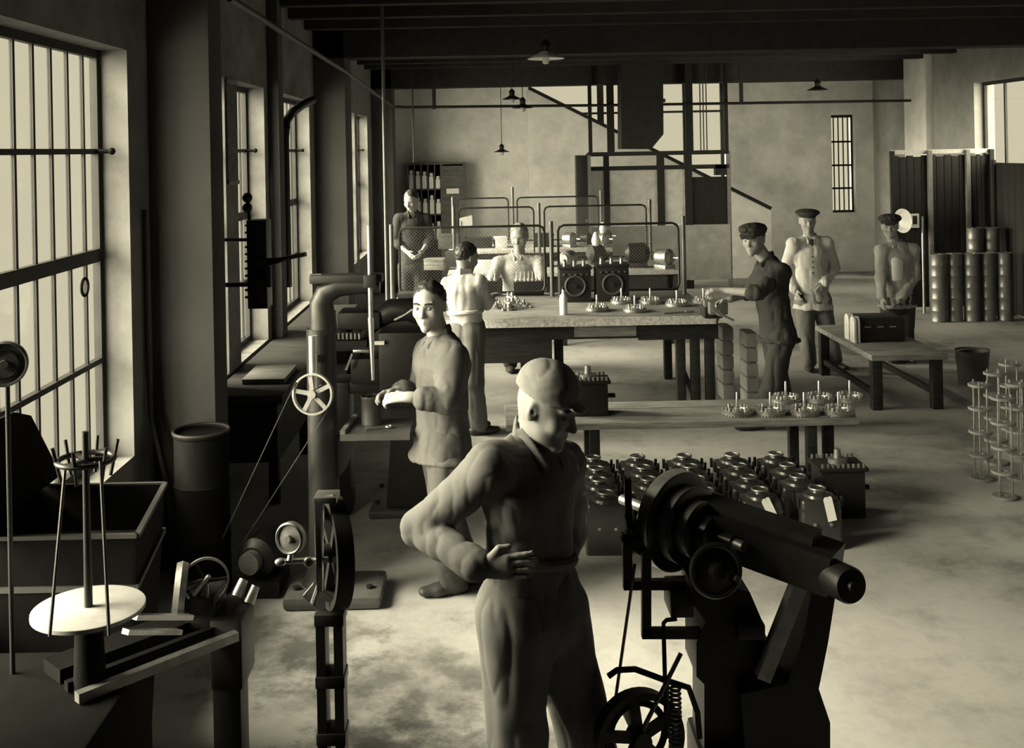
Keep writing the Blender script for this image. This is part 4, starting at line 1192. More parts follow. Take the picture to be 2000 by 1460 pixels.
MB().box(-0.95, 9.487, Z1-0.075, 2.0, 9.499, Z1-0.002).build('edge_strip', mat('worn_pale_edge', 0.55, 0.6, var=0.5, scale=30), b1)
MB().beam((1.70, 9.62, 0.45), (1.83, 9.62, 0.12), 0.05, 0.04).build('brace', WOOD_D, b1)
MB().box(0.75, 9.55, 0.72, 1.30, 9.56, 0.84).build('drawer', WOOD_M, b1)
b2 = bench('second workbench behind the front one with electrical parts on it', -0.50, 2.30, 13.0, 14.3, Z1, [(-0.4, 13.1), (2.2, 13.1), (-0.4, 14.2), (2.2, 14.2), (0.9, 13.1)], planks=6, apron=[(-0.5, 2.3, 0.6, 13.06)], top_m=WOOD_L)
b3 = bench('third workbench farthest back in front of the plaster wall', -0.60, 1.85, 16.0, 17.1, Z1, [(-0.5, 16.1), (1.75, 16.1), (-0.5, 17.0), (1.75, 17.0)], planks=5, apron=[(-0.6, 1.85, 0.6, 16.06)], top_m=WOOD_L)

WIRE = mat('galvanised_wire', 0.20, 0.5, 0.5, var=0.1)
def mesh_screen(label, y, posts, zt, xs, z0=Z1, sp=0.034):
    s = thing('mesh_screen', label, 'mesh screen', ((xs[0][0]+xs[-1][1])/2, y, z0))
    for x, top in posts:
        MB().cyl((x, y, z0), (x, y, top), 0.022, n=12).build('post', POSTM, s)
    for x0, x1 in xs:
        r = 0.06
        zb = z0+0.05
        pts = [(x0+r, y, zt), (x1-r, y, zt), (x1-r*0.3, y, zt-r*0.3), (x1, y, zt-r), (x1, y, zb+r), (x1-r*0.3, y, zb+r*0.3), (x1-r, y, zb), (x0+r, y, zb), (x0+r*0.3, y, zb+r*0.3), (x0, y, zb+r), (x0, y, zt-r), (x0+r*0.3, y, zt-r*0.3)]
        f = MB().tube([Vector(p) for p in pts], 0.012, 8, closed=True).build('panel_frame', IRON, s)
        g = MB()
        H_, W_ = zt-zb, x1-x0
        k = -H_
        while k < W_:
            a0, a1 = max(0, k), min(W_, k+H_)
            if a1-a0 > 0.02:
                g.beam((x0+a0, y, zb+a0-k), (x0+a1, y, zb+a1-k), 0.0022, 0.0022, up=(0, 1, 0))
                g.beam((x0+a0, y+0.003, zt-(a0-k)), (x0+a1, y+0.003, zt-(a1-k)), 0.0022, 0.0022, up=(0, 1, 0))
            k += sp
        g.build('wire_mesh', WIRE, f, kind='stuff')
    return s
mesh_screen('nearest wire mesh screen standing on the long front bench', 10.9, [(-0.98, 1.66), (0.64, 1.66), (2.26-0.28, 1.69)], 1.62, [(-0.90, 0.57), (0.71, 1.93)])
mesh_screen('middle wire mesh screen standing on the second bench', 14.25, [(0.68, 1.68), (2.15, 1.70), (-0.45, 1.66)], 1.63, [(-0.38, 0.61), (0.75, 2.10)])
mesh_screen('farthest wire mesh screen standing on the third bench', 17.05, [(0.40, 1.80), (1.80, 1.72), (-0.55, 1.66)], 1.63, [(-0.48, 0.33), (0.47, 1.75)])

# ------------------------------------------------------------------ stator plates: toothed discs with a spindle
def plate_at(p, r, label, group, tall=0.11):
    t = thing('stator_plate', label, 'machine part', p, rnd.uniform(0, 6), group)
    MB().lathe([(0, 0), (r*0.95, 0), (r, 0.006), (r, 0.030), (r*0.94, 0.036), (r*0.62, 0.036), (r*0.58, 0.024), (0, 0.024)], (0, 0, 0), (0, 0, 1), 30).build('disc', STEEL_DULL, t, local=True)
    g = MB()
    for k in range(18):
        a = 2*math.pi*k/18
        c = Vector((math.cos(a), math.sin(a), 0))
        g.beam(c*r*0.80+Vector((0, 0, 0.034)), c*r*0.80+Vector((0, 0, 0.058)), 0.014, 0.014, up=c)
    for k in range(30):
        a = 2*math.pi*k/30
        c = Vector((math.cos(a), math.sin(a), 0))
        g.beam(c*r*0.99+Vector((0, 0, 0.004)), c*r*1.04+Vector((0, 0, 0.004)), 0.010, 0.008)
        g.beam(c*r*0.99+Vector((0, 0, 0.028)), c*r*1.04+Vector((0, 0, 0.028)), 0.010, 0.008)
    g.build('tooth_ring', STEEL, t, local=True)
    MB().lathe([(0, 0.02), (0.022, 0.02), (0.020, 0.05), (0.009, 0.055), (0.008, tall), (0.005, tall+0.006), (0, tall+0.006)], (0, 0, 0), (0, 0, 1), 14).build('spindle', STEEL, t, local=True)
    return t
for i, (x, y) in enumerate([(1166, 606), (1214, 592), (1240, 608), (1270, 592), (1322, 597), (1374, 592)]):
    plate_at(PZ(x, y, Z1), 0.105, 'toothed steel stator plate with spindle on the front bench, %s from the left' % ordinal(i), 'stator plates on the front bench', 0.14)

# low plank bench in front of it
ZL = 0.48
b4 = bench('low plank bench with stator plates at its right end', 0.10, 2.56, 7.48, 8.12, ZL, [(0.72, 7.55), (0.72, 8.0), (2.24, 7.55), (2.38, 7.62), (2.24, 8.0)], planks=3, leg=0.07, th=0.045, top_m=WOOD_M)
for i, (x, y) in enumerate([(1440, 808), (1505, 808), (1571, 808), (1600, 784), (1638, 808), (1535, 785), (1660, 783)]):
    plate_at(PZ(x, y, ZL), 0.108, 'toothed stator plate on the low plank bench, %s' % ['leftmost of all', 'front row second', 'front row third', 'back row centre', 'front row rightmost'][i] if i < 5 else ['back left stator plate of the group at the right end of the plank bench', 'back right stator plate of the group at the right end of the plank bench'][i-5], 'stator plates on the plank bench', 0.15)
# black generator housing standing on the plank bench
def crown_box(c, w, h, label, dpt=0.2):
    t = thing('generator_housing', label, 'generator', c)
    x, y, z = c
    MB().bbox(x-w/2, y-dpt/2, z, x+w/2, y+dpt/2, z+h, 0.015).build('casing', IRON, t)
    MB().bbox(x-w/2-0.02, y-dpt/2-0.01, z+h, x+w/2+0.02, y+dpt/2+0.01, z+h+0.025, 0.006).build('flange', IRON_ROUGH, t)
    for k in range(9):
        bx = x-w/2+0.01+k*(w-0.02)/8
        for yy in (y-dpt/2+0.005, y+dpt/2-0.005):
            MB().cyl((bx, yy, z+h+0.025), (bx, yy, z+h+0.05), 0.010, n=8).build('stud', STEEL_DULL, t)
    MB().lathe([(0, 0), (0.06, 0), (0.06, 0.03), (0.025, 0.035), (0.02, 0.09), (0, 0.09)], (x, y, z+h+0.025), (0, 0, 1), 20).build('terminal_boss', STEEL_DULL, t)
    MB().cyl((x+w/2, y, z+h*0.55), (x+w/2+0.06, y, z+h*0.55), 0.016, n=12).build('lug', IRON, t)
    return t
crown_box((PZ(1143, 790, ZL).x, 7.78, ZL), 0.27, 0.23, 'black generator housing with studded top on the plank bench behind the foreground cap')

# ------------------------------------------------------------------ rows of black magnetos on the floor
def magneto(root_loc, label, proto=[None]):
    if proto[0] is None:
        t = thing('magneto', label, 'magneto', root_loc, 0, 'black magnetos in rows on the floor')
        hw_, dp_, h = 0.125, 0.092, 0.30
        body = bmesh.new()
        bmesh.ops.create_cube(body, size=1)
        for v in body.verts:
            top = v.co.z > 0
            v.co = Vector((v.co.x*2*hw_*(0.93 if top else 1), v.co.y*2*dp_*(0.93 if top else 1), h if top else 0.0))
        bmesh.ops.bevel(body, geom=[e for e in body.edges if abs(e.verts[0].co.z-e.verts[1].co.z) > 0.1 or e.verts[0].co.z > 0.1], offset=0.022, segments=3, profile=0.5, affect='EDGES')
        body.verts.index_update()
        GLOSS = mat('glossy_black_paint', 0.035, 0.28, 0.0, var=0.3, scale=10, spec=0.6)
        MB().add([v.co.copy() for v in body.verts], [[v.index for v in f.verts] for f in body.faces]).build('casing', GLOSS, t, local=True)
        body.free()
        MB().bbox(-0.118, -0.086, 0.225, 0.118, 0.086, 0.245, 0.008).build('band', GLOSS, t, local=True)
        MB().lathe([(0, 0), (0.085, 0.0), (0.078, 0.018), (0.04, 0.028), (0.034, 0.045), (0, 0.045)], (0, 0, h-0.004), (0, 0, 1), 28).build('lid', GLOSS, t, local=True)
        MB().torus((0, 0, h+0.045), (0, 0, 1), 0.046, 0.007, 26, 8).build('lid_ring', STEEL_DULL, t, local=True)
        for sx in (-1, 1):
            for sy in (-1, 1):
                MB().cyl((sx*0.128, sy*0.05, 0.25), (sx*0.128, sy*0.05, 0.31), 0.010, n=8).build('terminal', IRON, t, local=True)
        for sx in (-0.4, 0.4):
            MB().cyl((sx*0.12, -0.092, 0.16), (sx*0.12, -0.104, 0.16), 0.010, n=10).build('bolt', STEEL, t, local=True)
        proto[0] = t
        return t
    return copy_tree(proto[0], root_loc, 0.0, label)
cols = [0.665, 0.967, 1.272, 1.585, 1.890]
rows = [(6.42, 'front'), (6.66, 'second'), (6.90, 'third'), (7.14, 'back')]
for ri, (yy, rn) in enumerate(rows):
    for ci, xx in enumerate(cols):
        dx = 0.05*(ri == 0 and ci == 4)+rnd.uniform(-0.008, 0.008)
        o = magneto((xx+dx, yy+rnd.uniform(-0.008, 0.008), 0), 'black magneto on the floor, %s row, %s from the left' % (rn, ordinal(ci)))
        o.rotation_euler = (0, 0, rnd.uniform(-0.03, 0.03))
crown_box((2.24, 6.98, 0), 0.28, 0.30, 'black generator housing on the floor at the right end of the magneto rows', 0.24)
for i, (xx, tx, lab) in enumerate(((1.585, 0.02, 'white paper tag tilted on the left tagged magneto in front'), (1.940, 0.03, 'white paper tag hanging on the rightmost front magneto'))):
    tg = thing('paper_tag', lab, 'tag', (xx+tx+0.02, 6.31, 0.18), 0, 'paper tags on the magnetos')
    k = 0.11 if i == 0 else 0.05
    yq = 6.318
    a = Vector((xx+tx-0.005, yq, 0.322)); b = a+Vector((0.13*k*4, -0.004, -0.140))
    sdir = Vector((1, 0, 0.13*k*4/0.125)).normalized()*0.026
    MB().prism([a-sdir*0.7, a-sdir+Vector((0, 0, -0.012)), b-sdir, b+sdir, a+sdir+Vector((0, 0, -0.012)), a+sdir*0.7], (0, -0.002, 0)).build('card', PAPER, tg)
    MB().tube([a+Vector((0, -0.003, -0.01)), a+Vector((-0.01, 0.01, 0.035)), Vector((xx-0.01, 6.36, 0.335))], 0.0015, 5).build('string', IRON, tg)

# ------------------------------------------------------------------ things on the front bench
def test_box(x0, x1, y0, y1, d, label):
    a, b = P(x0, y1, d), P(x1, y0, d)
    t = thing('test_set', label, 'instrument', ((a.x+b.x)/2, d+0.12, Z1))
    MB().bbox(a.x, d, Z1, b.x, d+0.26, b.z, 0.01).build('case', DARKP, t)
    c = Vector(((a.x+b.x)/2, d, (Z1+b.z)/2))
    MB().torus(c+Vector((0, -0.006, 0)), (0, -1, 0), 0.095, 0.012, 30, 8).build('dial_ring', GREY_PAINT, t)
    MB().lathe([(0, 0), (0.088, 0), (0.088, 0.004), (0, 0.004)], c, (0, -1, 0), 28).build('dial', IRON, t)
    MB().lathe([(0, 0), (0.02, 0), (0.016, 0.03), (0, 0.03)], c, (0, -1, 0), 14).build('knob', IRON, t)
    for k in range(5):
        q = Vector((a.x+0.04+k*(b.x-a.x-0.08)/4, d-0.002, b.z-0.05))
        MB().cyl(q, q+Vector((0, -0.02, 0)), 0.008, n=8).build('terminal', STEEL_DULL, t)
    MB().bbox(a.x-0.01, d-0.01, b.z, b.x+0.01, d+0.27, b.z+0.02, 0.004).build('cover', IRON, t)
    for k in range(3):
        q = Vector((a.x+0.06+k*(b.x-a.x-0.12)/2, d+0.1, b.z+0.02))
        MB().lathe([(0, 0), (0.02, 0), (0.014, 0.05), (0.02, 0.06), (0, 0.07)], q, (0, 0, 1), 12).build('insulator', STEEL_DULL, t)
    return t
test_box(1094, 1154, 525, 605, 10.45, 'left black test set with a round dial on the front bench')
test_box(1166, 1228, 520, 605, 10.45, 'right black test set with a round dial on the front bench')
q = PZ(1101, 614, Z1)
bt = thing('white_bottle', 'slim white bottle standing on the front bench', 'bottle', q)
MB().lathe([(0, 0), (0.034, 0), (0.036, 0.01), (0.036, 0.15), (0.028, 0.175), (0.014, 0.19), (0.014, 0.225), (0, 0.225)], q, (0, 0, 1), 20).build('glass_body', WHITE, bt)
MB().cyl(q+Vector((0, 0, 0.225)), q+Vector((0, 0, 0.245)), 0.015, n=12).build('stopper', IRON, bt)
def casting(p, label, group, s=1.0, m=STEEL_DULL):
    t = thing('small_casting', label, 'machine part', p, rnd.uniform(0, 6), group)
    b = MB()
    b.lathe([(0, 0), (0.035*s, 0), (0.035*s, 0.02*s), (0.018*s, 0.03*s), (0.016*s, 0.06*s), (0, 0.06*s)], (0, 0, 0), (0, 0, 1), 14)
    b.build('boss', m, t, local=True)
    MB().bbox(-0.07*s, -0.014*s, 0, 0.07*s, 0.014*s, 0.022*s, 0.004).build('lever_arm', m, t, local=True)
    MB().cyl((0.06*s, 0, 0.02*s), (0.06*s, 0, 0.055*s), 0.009*s, n=10).build('pin', STEEL, t, local=True)
    return t
for k in range(14):
    a = rnd.uniform(0, 6.28); rr_ = rnd.uniform(0, 1)**0.5
    q = PZ(994+40*rr_*math.cos(a), 600+10*rr_*math.sin(a), Z1)
    casting(q+Vector((0, 0, 0.02*(k % 3))), 'small bright casting in the heap on the left of the front bench', 'castings heaped on the front bench', rnd.uniform(0.7, 1.1))
q = PZ(1322, 612, Z1)
fl = thing('steel_rod', 'thin steel file lying near the right end of the front bench', 'tool', q)
MB().cyl(q+Vector((-0.12, -0.02, 0.008)), q+Vector((0.08, 0.03, 0.008)), 0.007, n=8).build('blade', STEEL, fl)
MB().cyl(q+Vector((0.08, 0.03, 0.010)), q+Vector((0.16, 0.05, 0.010)), 0.012, n=10).build('handle', WOOD_M, fl)
# vise at the bench end
v = P(1412, 600, 9.15)
vz = thing('bench_vise', 'iron vise at the right end of the front bench under the capped person\'s hand', 'vise', (2.03, 9.35, Z1))
MB().bbox(1.86, 9.30, Z1, 2.02, 9.52, Z1+0.10, 0.015).build('body', IRON, vz)
MB().bbox(1.88, 9.18, Z1+0.05, 2.04, 9.27, Z1+0.16, 0.015).build('moving_jaw', STEEL_DULL, vz)
MB().bbox(1.86, 9.30, Z1+0.10, 2.04, 9.38, Z1+0.16, 0.01).build('fixed_jaw', STEEL_DULL, vz)
MB().cyl((1.95, 9.06, Z1+0.07), (1.95, 9.40, Z1+0.07), 0.02).build('screw', STEEL, vz)
MB().cyl((1.86, 9.07, Z1+0.12), (2.06, 9.07, Z1+0.02), 0.009, n=10).build('handle', STEEL, vz)
# racks of white-tipped coils behind the mesh
def coil_rack(x0, x1, y0, y1, d, n, label):
    a, b = P(x0, y1, d), P(x1, y0, d)
    t = thing('coil_rack', label, 'rack', ((a.x+b.x)/2, d+0.05, Z1))
    MB().bbox(a.x, d, Z1, b.x, d+0.10, b.z-0.10, 0.008).build('box', IRON, t)
    for k in range(n):
        q = Vector((a.x+0.03+k*(b.x-a.x-0.06)/(n-1), d+0.05, b.z-0.10))
        MB().lathe([(0, 0), (0.016, 0), (0.018, 0.018), (0.005, 0.035), (0.003, 0.10), (0, 0.10)], q, (0, 0, 1), 10).build('coil', WHITE, t)
    return t
coil_rack(936, 972, 530, 590, 10.98, 4, 'short rack of white-tipped coils behind the mesh, left of the person in pale coat')
coil_rack(1004, 1062, 530, 590, 10.98, 7, 'long rack of white-tipped coils behind the mesh, before the person in pale coat')
def carton(x, y, z, w, d, h, label, m=PAPER, rot=0.0, group=None):
    t = thing('carton', label, 'box', (x, y, z), rot, group)
    MB().bbox(-w/2, -d/2, 0, w/2, d/2, h*0.82, 0.004).build('box_body', m, t, local=True)
    MB().bbox(-w/2-0.004, -d/2-0.004, h*0.80, w/2+0.004, d/2+0.004, h, 0.004).build('lid', m, t, local=True)
    return t
carton(-0.88, 9.72, Z1, 0.20, 0.16, 0.09, 'pale cardboard box on the left end of the front bench', PAPER)
carton(-0.75, 10.2, Z1, 0.22, 0.2, 0.16, 'grey box behind the pale box at the left end of the front bench', GREY_PAINT)
carton(-0.60, 9.75, Z1, 0.16, 0.14, 0.07, 'small pale box beside the drill operator\'s head on the front bench', WOOD_L, 0.3)
# electrical parts on the second and third benches
def small_motor(p, s, label, m=IRON, rot=0.0, tall=False):
    t = thing('small_motor', label, 'motor', p, rot, 'electrical parts on the rear benches')
    MB().lathe([(0, -0.10*s), (0.05*s, -0.10*s), (0.085*s, -0.07*s), (0.09*s, 0.06*s), (0.05*s, 0.10*s), (0, 0.10*s)], (0, 0, 0.115*s), (1, 0.2, 0), 20).build('casing', m, t, local=True)
    MB().bbox(-0.08*s, -0.07*s, 0, 0.08*s, 0.07*s, 0.04*s, 0.004).build('foot', m, t, local=True)
    MB().cyl((0.1*s, 0.02*s, 0.115*s), (0.17*s, 0.034*s, 0.115*s), 0.012*s, n=10).build('shaft', STEEL, t, local=True)
    if tall:
        MB().lathe([(0, 0), (0.035*s, 0), (0.05*s, 0.06*s), (0.03*s, 0.12*s), (0.015*s, 0.15*s), (0, 0.15*s)], (0, 0, 0.19*s), (0, 0, 1), 16).build('insulator', WHITE, t, local=True)
    return t
for i, (x, y, zz, s, tall) in enumerate([(1113, 482, 16.3, 1.1, False), (1178, 484, 16.2, 1.1, True), (1181, 486, 16.75, 1.1, False), (1145, 480, 16.7, 0.9, False)]):
    q = P(x, y, zz)
    small_motor((q.x, zz, Z1), s, 'small motor on the third bench, %s from the left' % ordinal([0, 2, 3, 1][i]), [STEEL_DULL, STEEL_DULL, GREY_PAINT, IRON][i], rnd.uniform(-1, 1), tall)
for i, (x, zz, s, m, tall) in enumerate([(1245, 13.4, 1.5, IRON, False), (1298, 13.2, 1.2, STEEL_DULL, False), (1110, 13.4, 1.1, STEEL_DULL, False), (1165, 13.9, 1.2, GREY_PAINT, True)]):
    small_motor((P(x, 530, zz).x, zz, Z1), s, 'small motor on the second bench, %s from the left' % ordinal([2, 3, 0, 1][i]), m, rnd.uniform(-1, 1), tall)
for k, (x, zz, w, h, m, lab) in enumerate([(850, 13.6, 0.25, 0.14, WOOD_M, 'brownish box at the left end of the second bench'), (895, 13.9, 0.30, 0.20, GREY_PAINT, 'dark box on the second bench behind the pale-shirted person\'s head'),
        (945, 13.6, 0.22, 0.10, PAPER, 'flat white box on the second bench between the two workers'), (1065, 13.7, 0.2, 0.16, DARKP, 'black box on the second bench right of the pale-coated person')]):
    carton(P(x, 530, zz).x, zz, Z1, w, 0.2, h, lab, m, rnd.uniform(-0.2, 0.2))
for k, (x, w, h, m, lab) in enumerate([(880, 0.35, 0.22, GREY_PAINT, 'grey box at the left of the third bench'), (935, 0.4, 0.16, DARKP, 'long dark box on the third bench'), (978, 0.18, 0.16, PAPER, 'white box beside the long dark box on the third bench'), (1062, 0.3, 0.2, DARKP, 'dark box on the third bench left of the motors')]):
    carton(P(x, 480, 16.5).x, 16.5, Z1, w, 0.25, h, lab, m, rnd.uniform(-0.1, 0.1))
# paper sheet on a stick
q = P(908, 432, 13.2)
ps = thing('paper_sheet', 'white paper sheet clipped to a stick above the second bench', 'paper', (q.x, q.y, Z1))
MB().cyl((q.x-0.06, q.y, Z1), (q.x-0.04, q.y, q.z), 0.006, n=8).build('stick', IRON, ps)
MB().prism([P(897, 426, 13.2), P(922, 420, 13.2), P(923, 440, 13.2), P(898, 444, 13.2)], (0, 0.004, 0)).build('sheet', PAPER, ps)
# pole and hanging wire
q = P(757, 600, 10.5)
tag(MB().cyl((q.x, 10.5, Z1), (q.x, 10.5, ZC), 0.018, n=12).build('conduit_pipe', POSTM), 'tall thin pipe rising from the front bench to the ceiling', 'pipe')
q = P(808, 300, 14.6)
tag(MB().cyl((q.x, 14.6, 2.25), (q.x, 14.6, ZC), 0.010, n=8).build('hanging_rod', IRON), 'thin dark rod hanging from the ceiling above the waistcoated person', 'rod')

# ------------------------------------------------------------------ low table at the right with a stator core
lt = bench('low wooden table at the right under the stator core', 3.40, 4.08, 9.58, 11.25, 0.50, [(3.46, 9.66), (4.0, 9.66), (3.46, 11.15), (4.0, 11.15)], planks=3, th=0.05, leg=0.09)
MB().beam((3.46, 9.7, 0.14), (3.46, 11.12, 0.14), 0.04, 0.05).build('stretcher', WOOD_D, lt)
MB().beam((4.0, 9.7, 0.14), (4.0, 11.12, 0.14), 0.04, 0.05).build('stretcher', WOOD_D, lt)
sc_ = thing('stator_core', 'long dark stator core with pale end plates on the low table', 'machine part', (3.68, 10.4, 0.50))
MB().bbox(3.52, 10.22, 0.50, 3.95, 10.55, 0.73, 0.02).build('core', IRON, sc_)
for yy in (10.26, 10.42):
    for k, xx in enumerate((3.455, 3.49)):
        pts = [Vector((xx, yy-0.07, 0.50)), Vector((xx, yy+0.06, 0.50)), Vector((xx, yy+0.06, 0.68))]+circle((xx, yy-0.005, 0.68), 0.065, 0, math.pi, 10, (0, 1, 0), (0, 0, 1))[1:]+[Vector((xx, yy-0.07, 0.60))]
        MB().prism(pts, (0.02, 0, 0)).build('end_plate', mat('pale_end_plate', 0.6, 0.5, var=0.15), sc_)
for k in range(3):
    MB().bbox(3.56+k*0.12, 10.215, 0.64, 3.62+k*0.12, 10.222, 0.65, 0.001).build('slot_strip', STEEL, sc_)
# stacked pale laminations behind the bench end
for k in range(2):
    tt = thing('lamination_stack', ['pale stack of laminations leaning at the bench end, nearer one', 'pale stack of laminations leaning at the bench end, farther one'][k], 'machine part', (2.25+0.12*k, 10.0-0.25*k, 0), 0, 'lamination stacks')
    for j in range(5):
        a = Vector((2.18+k*0.14, 10.1-k*0.35, 0.02+j*0.135))
        MB().bbox(a.x, a.y, a.z-0.02*(j == 0), a.x+0.11, a.y+0.28, a.z+0.128, 0.02).build('lamination', mat('pale_lamination', 0.35, 0.6, var=0.2), tt)

# ------------------------------------------------------------------ cans, screens at the right
can_proto = [None]
def can(p, label):
    if can_proto[0] is None:
        t = thing('tin_drum', label, 'can', p, 0, 'tin drums stacked at the right')
        MB().lathe([(0, 0), (0.100, 0), (0.104, 0.006), (0.100, 0.014), (0.100, 0.140), (0.103, 0.146), (0.100, 0.152), (0.100, 0.285), (0.104, 0.293), (0.100, 0.30), (0.094, 0.294), (0, 0.292)], (0, 0, 0), (0, 0, 1), 24).build('drum_body', TIN, t, local=True)
        MB().lathe([(0, 0), (0.022, 0), (0.022, 0.006), (0, 0.008)], (0.05, 0, 0.292), (0, 0, 1), 12).build('cap', STEEL_DULL, t, local=True)
        can_proto[0] = t
        return t
    return copy_tree(can_proto[0], p, rnd.uniform(0, 6), label)
for ci, x in enumerate((1834, 1867, 1899, 1932, 1964)):
    X = P(x, 620, 14.3).x
    for k in range(3):
        can((X, 14.3+0.03*(ci % 2), 0.30*k), 'tin drum, front row by dark screen, %s stack from left, %s' % (ordinal(ci), ['bottom', 'middle', 'top'][k]))
for ci, x in enumerate((1905, 1938)):
    X = P(x, 560, 14.75).x
    for k in range(4):
        can((X, 14.75, 0.30*k), 'tin drum, rear row by dark screen, %s stack from left, %s from floor' % (ordinal(ci), ordinal(k)))
sc1 = thing('plank_screen', 'dark plank screen with pale posts across the right corner', 'screen', (6.4, 15.25, 0))
ps_x = [P(1742, 400, 15.25).x, P(1815, 400, 15.25).x, P(1889, 400, 15.25).x, 7.14]
for x in ps_x:
    MB().bbox(x-0.03, 15.18, 0, x+0.03, 15.24, 2.27, 0.006).build('post', mat('pale_post', 0.16, 0.7, var=0.3) if x in ps_x[1:3] else DARKP, sc1)
MB().box(ps_x[0], 15.24, 2.22, ps_x[3], 15.28, 2.28).build('top_rail', WOOD_L, sc1)
for a, b in zip(ps_x, ps_x[1:]):
    n = 5
    for k in range(n):
        w = (b-a)/n
        MB().bbox(a+k*w+0.004, 15.245, 0.05, a+(k+1)*w-0.004, 15.27, 2.20-0.02*(k % 2), 0.003).build('plank', DARKP, sc1)
sc2 = thing('plank_screen', 'lower dark plank screen standing along the right wall', 'screen', (7.08, 14.0, 0))
for k in range(12):
    MB().bbox(7.14, 12.9+k*0.185, 0.03, 7.17, 12.9+(k+1)*0.185-0.006, 2.08, 0.003).build('plank', DARKP, sc2)
for y in (12.95, 14.0, 15.1):
    MB().bbox(7.10, y-0.03, 0, 7.14, y+0.03, 2.12, 0.004).build('post', DARKP, sc2)
q = P(1766, 430, 15.1)
bs = thing('enamel_basin', 'white oval basin hanging on the dark plank screen behind the person in open jacket', 'basin', (q.x, 15.12, q.z-0.2))
MB().lathe([(0, 0.0), (0.10, 0.0), (0.15, 0.05), (0.17, 0.06), (0.165, 0.05), (0.11, 0.012), (0, 0.012)], (q.x, 15.04, q.z), (-0.9, -0.42, 0), 28).build('bowl', mat('chipped_enamel', 0.4, 0.5, var=0.2), bs)
MB().cyl((q.x, 15.03, q.z+0.165), (q.x, 15.246, q.z+0.20), 0.006, n=8).build('hook', IRON, bs)
q = P(1794, 432, 15.1)
fr_ = thing('framed_card', 'small white framed card on the dark plank screen', 'notice', (q.x, 15.16, q.z-0.1))
MB().box(q.x-0.06, 15.225, q.z-0.10, q.x+0.06, 15.246, q.z+0.10).build('card', PAPER, fr_)
MB().box(q.x-0.03, 15.220, q.z-0.05, q.x+0.03, 15.225, q.z+0.07).build('picture', IRON, fr_)
tag(MB().cyl((P(1803, 500, 15.0).x, 15.0, 0), (P(1803, 500, 15.0).x, 15.0, 1.35), 0.018, n=12).build('pale_pipe', STEEL), 'pale upright pipe standing before the dark plank screen', 'pipe')

# ------------------------------------------------------------------ spindles of discs at the right edge
disc_proto = [None]
def disc_tower(p, label):
    if disc_proto[0] is None:
        t = thing('disc_tower', label, 'machine part', p, 0, 'spindles of discs at the right edge')
        for k in range(3):
            a = 2*math.pi*k/3
            MB().cyl((0.05*math.cos(a), 0.05*math.sin(a), 0), (0.05*math.cos(a), 0.05*math.sin(a), 0.70), 0.006, n=8).build('rod', STEEL_DULL, t, local=True)
        for k in range(5):
            MB().lathe([(0.02, 0), (0.078, 0), (0.080, 0.004), (0.080, 0.014), (0.076, 0.018), (0.02, 0.018), (0.02, 0)], (0, 0, 0.165*k), (0, 0, 1), 26).build('disc', mat('pale_steel_disc', 0.20, 0.5, 0.2, var=0.2), t, local=True)
        disc_proto[0] = t
        return t
    return copy_tree(disc_proto[0], p, rnd.uniform(0, 2), label)
for i, (x, y) in enumerate([(1917, 936), (1962, 972), (1946, 905), (1990, 935), (1975, 880)]):
    g = PZ(x, y, 0)
    disc_tower((g.x, g.y, 0), 'tower of spaced pale discs at the right edge, %s' % ['leftmost one', 'nearest the camera', 'behind between the front two', 'cut by the frame edge', 'farthest from the camera'][i])
# dark crate beside the low table
ck = thing('tin_bucket', 'dark bucket on the floor beyond the low table', 'bucket', (4.75, 10.6, 0))
MB().lathe([(0, 0), (0.13, 0), (0.16, 0.33), (0.165, 0.335), (0.155, 0.335), (0.125, 0.02), (0, 0.02)], (4.75, 10.6, 0), (0, 0, 1), 26).build('pail', GREY_PAINT, ck)
MB().tube(circle((4.75, 10.6, 0.33), 0.16, 0, math.pi, 14, (1, 0, 0), (0, -0.9, 0.3)), 0.005, 6).build('handle', STEEL_DULL, ck)

# ------------------------------------------------------------------ wall workbench and devices at the left wall
wbn = bench('dark narrow workbench along the window wall', -1.92, -1.42, 7.3, 11.6, 0.76, [(-1.50, 7.4), (-1.50, 8.6), (-1.50, 10.0), (-1.50, 11.5)], top_m=WOOD_D, planks=3, th=0.06, leg=0.07)
MB().box(-1.90, 7.32, 0.30, -1.46, 8.5, 0.68).build('cupboard', DARKP, wbn)
carton(-1.62, 7.9, 0.76, 0.3, 0.5, 0.04, 'thin dark board lying on the window workbench', WOOD_G)
sw = thing('switchboard', 'black wall switchboard with knobs and a long lever before the window', 'switchboard', (-1.56, 7.5, 1.2))
a, b = P(489, 600, 7.5), P(524, 428, 7.5)
MB().bbox(a.x, 7.42, a.z, b.x, 7.60, b.z, 0.006).build('panel', IRON, sw)
for k in range(11):
    q = P(485, 440+k*14, 7.45)
    MB().torus(q, (0, 0, 1), 0.018, 0.008, 12, 6).build('coil', IRON, sw)
for y in (386, 406):
    q = P(483, y, 7.5)
    MB().ball(q, 0.036, 14, 9).build('knob', IRON, sw)
MB().cyl(P(483, 386, 7.5), P(487, 432, 7.5), 0.012, n=10).build('stem', IRON, sw)
MB().tube([P(520, 512, 7.42), P(545, 508, 7.35), P(565, 503, 7.3)], [0.03, 0.02, 0.012], 10).build('lever', IRON, sw)
MB().cyl(P(562, 503, 7.3), P(597, 496, 7.25), 0.016, n=12).build('handle', mat('black_bakelite', 0.02, 0.3, spec=0.6), sw)
MB().cyl(Vector((XL, 6.75, P(380, 468, 6.75).z)), P(490, 468, 7.5), 0.012, n=10).build('support_rod', IRON, sw)
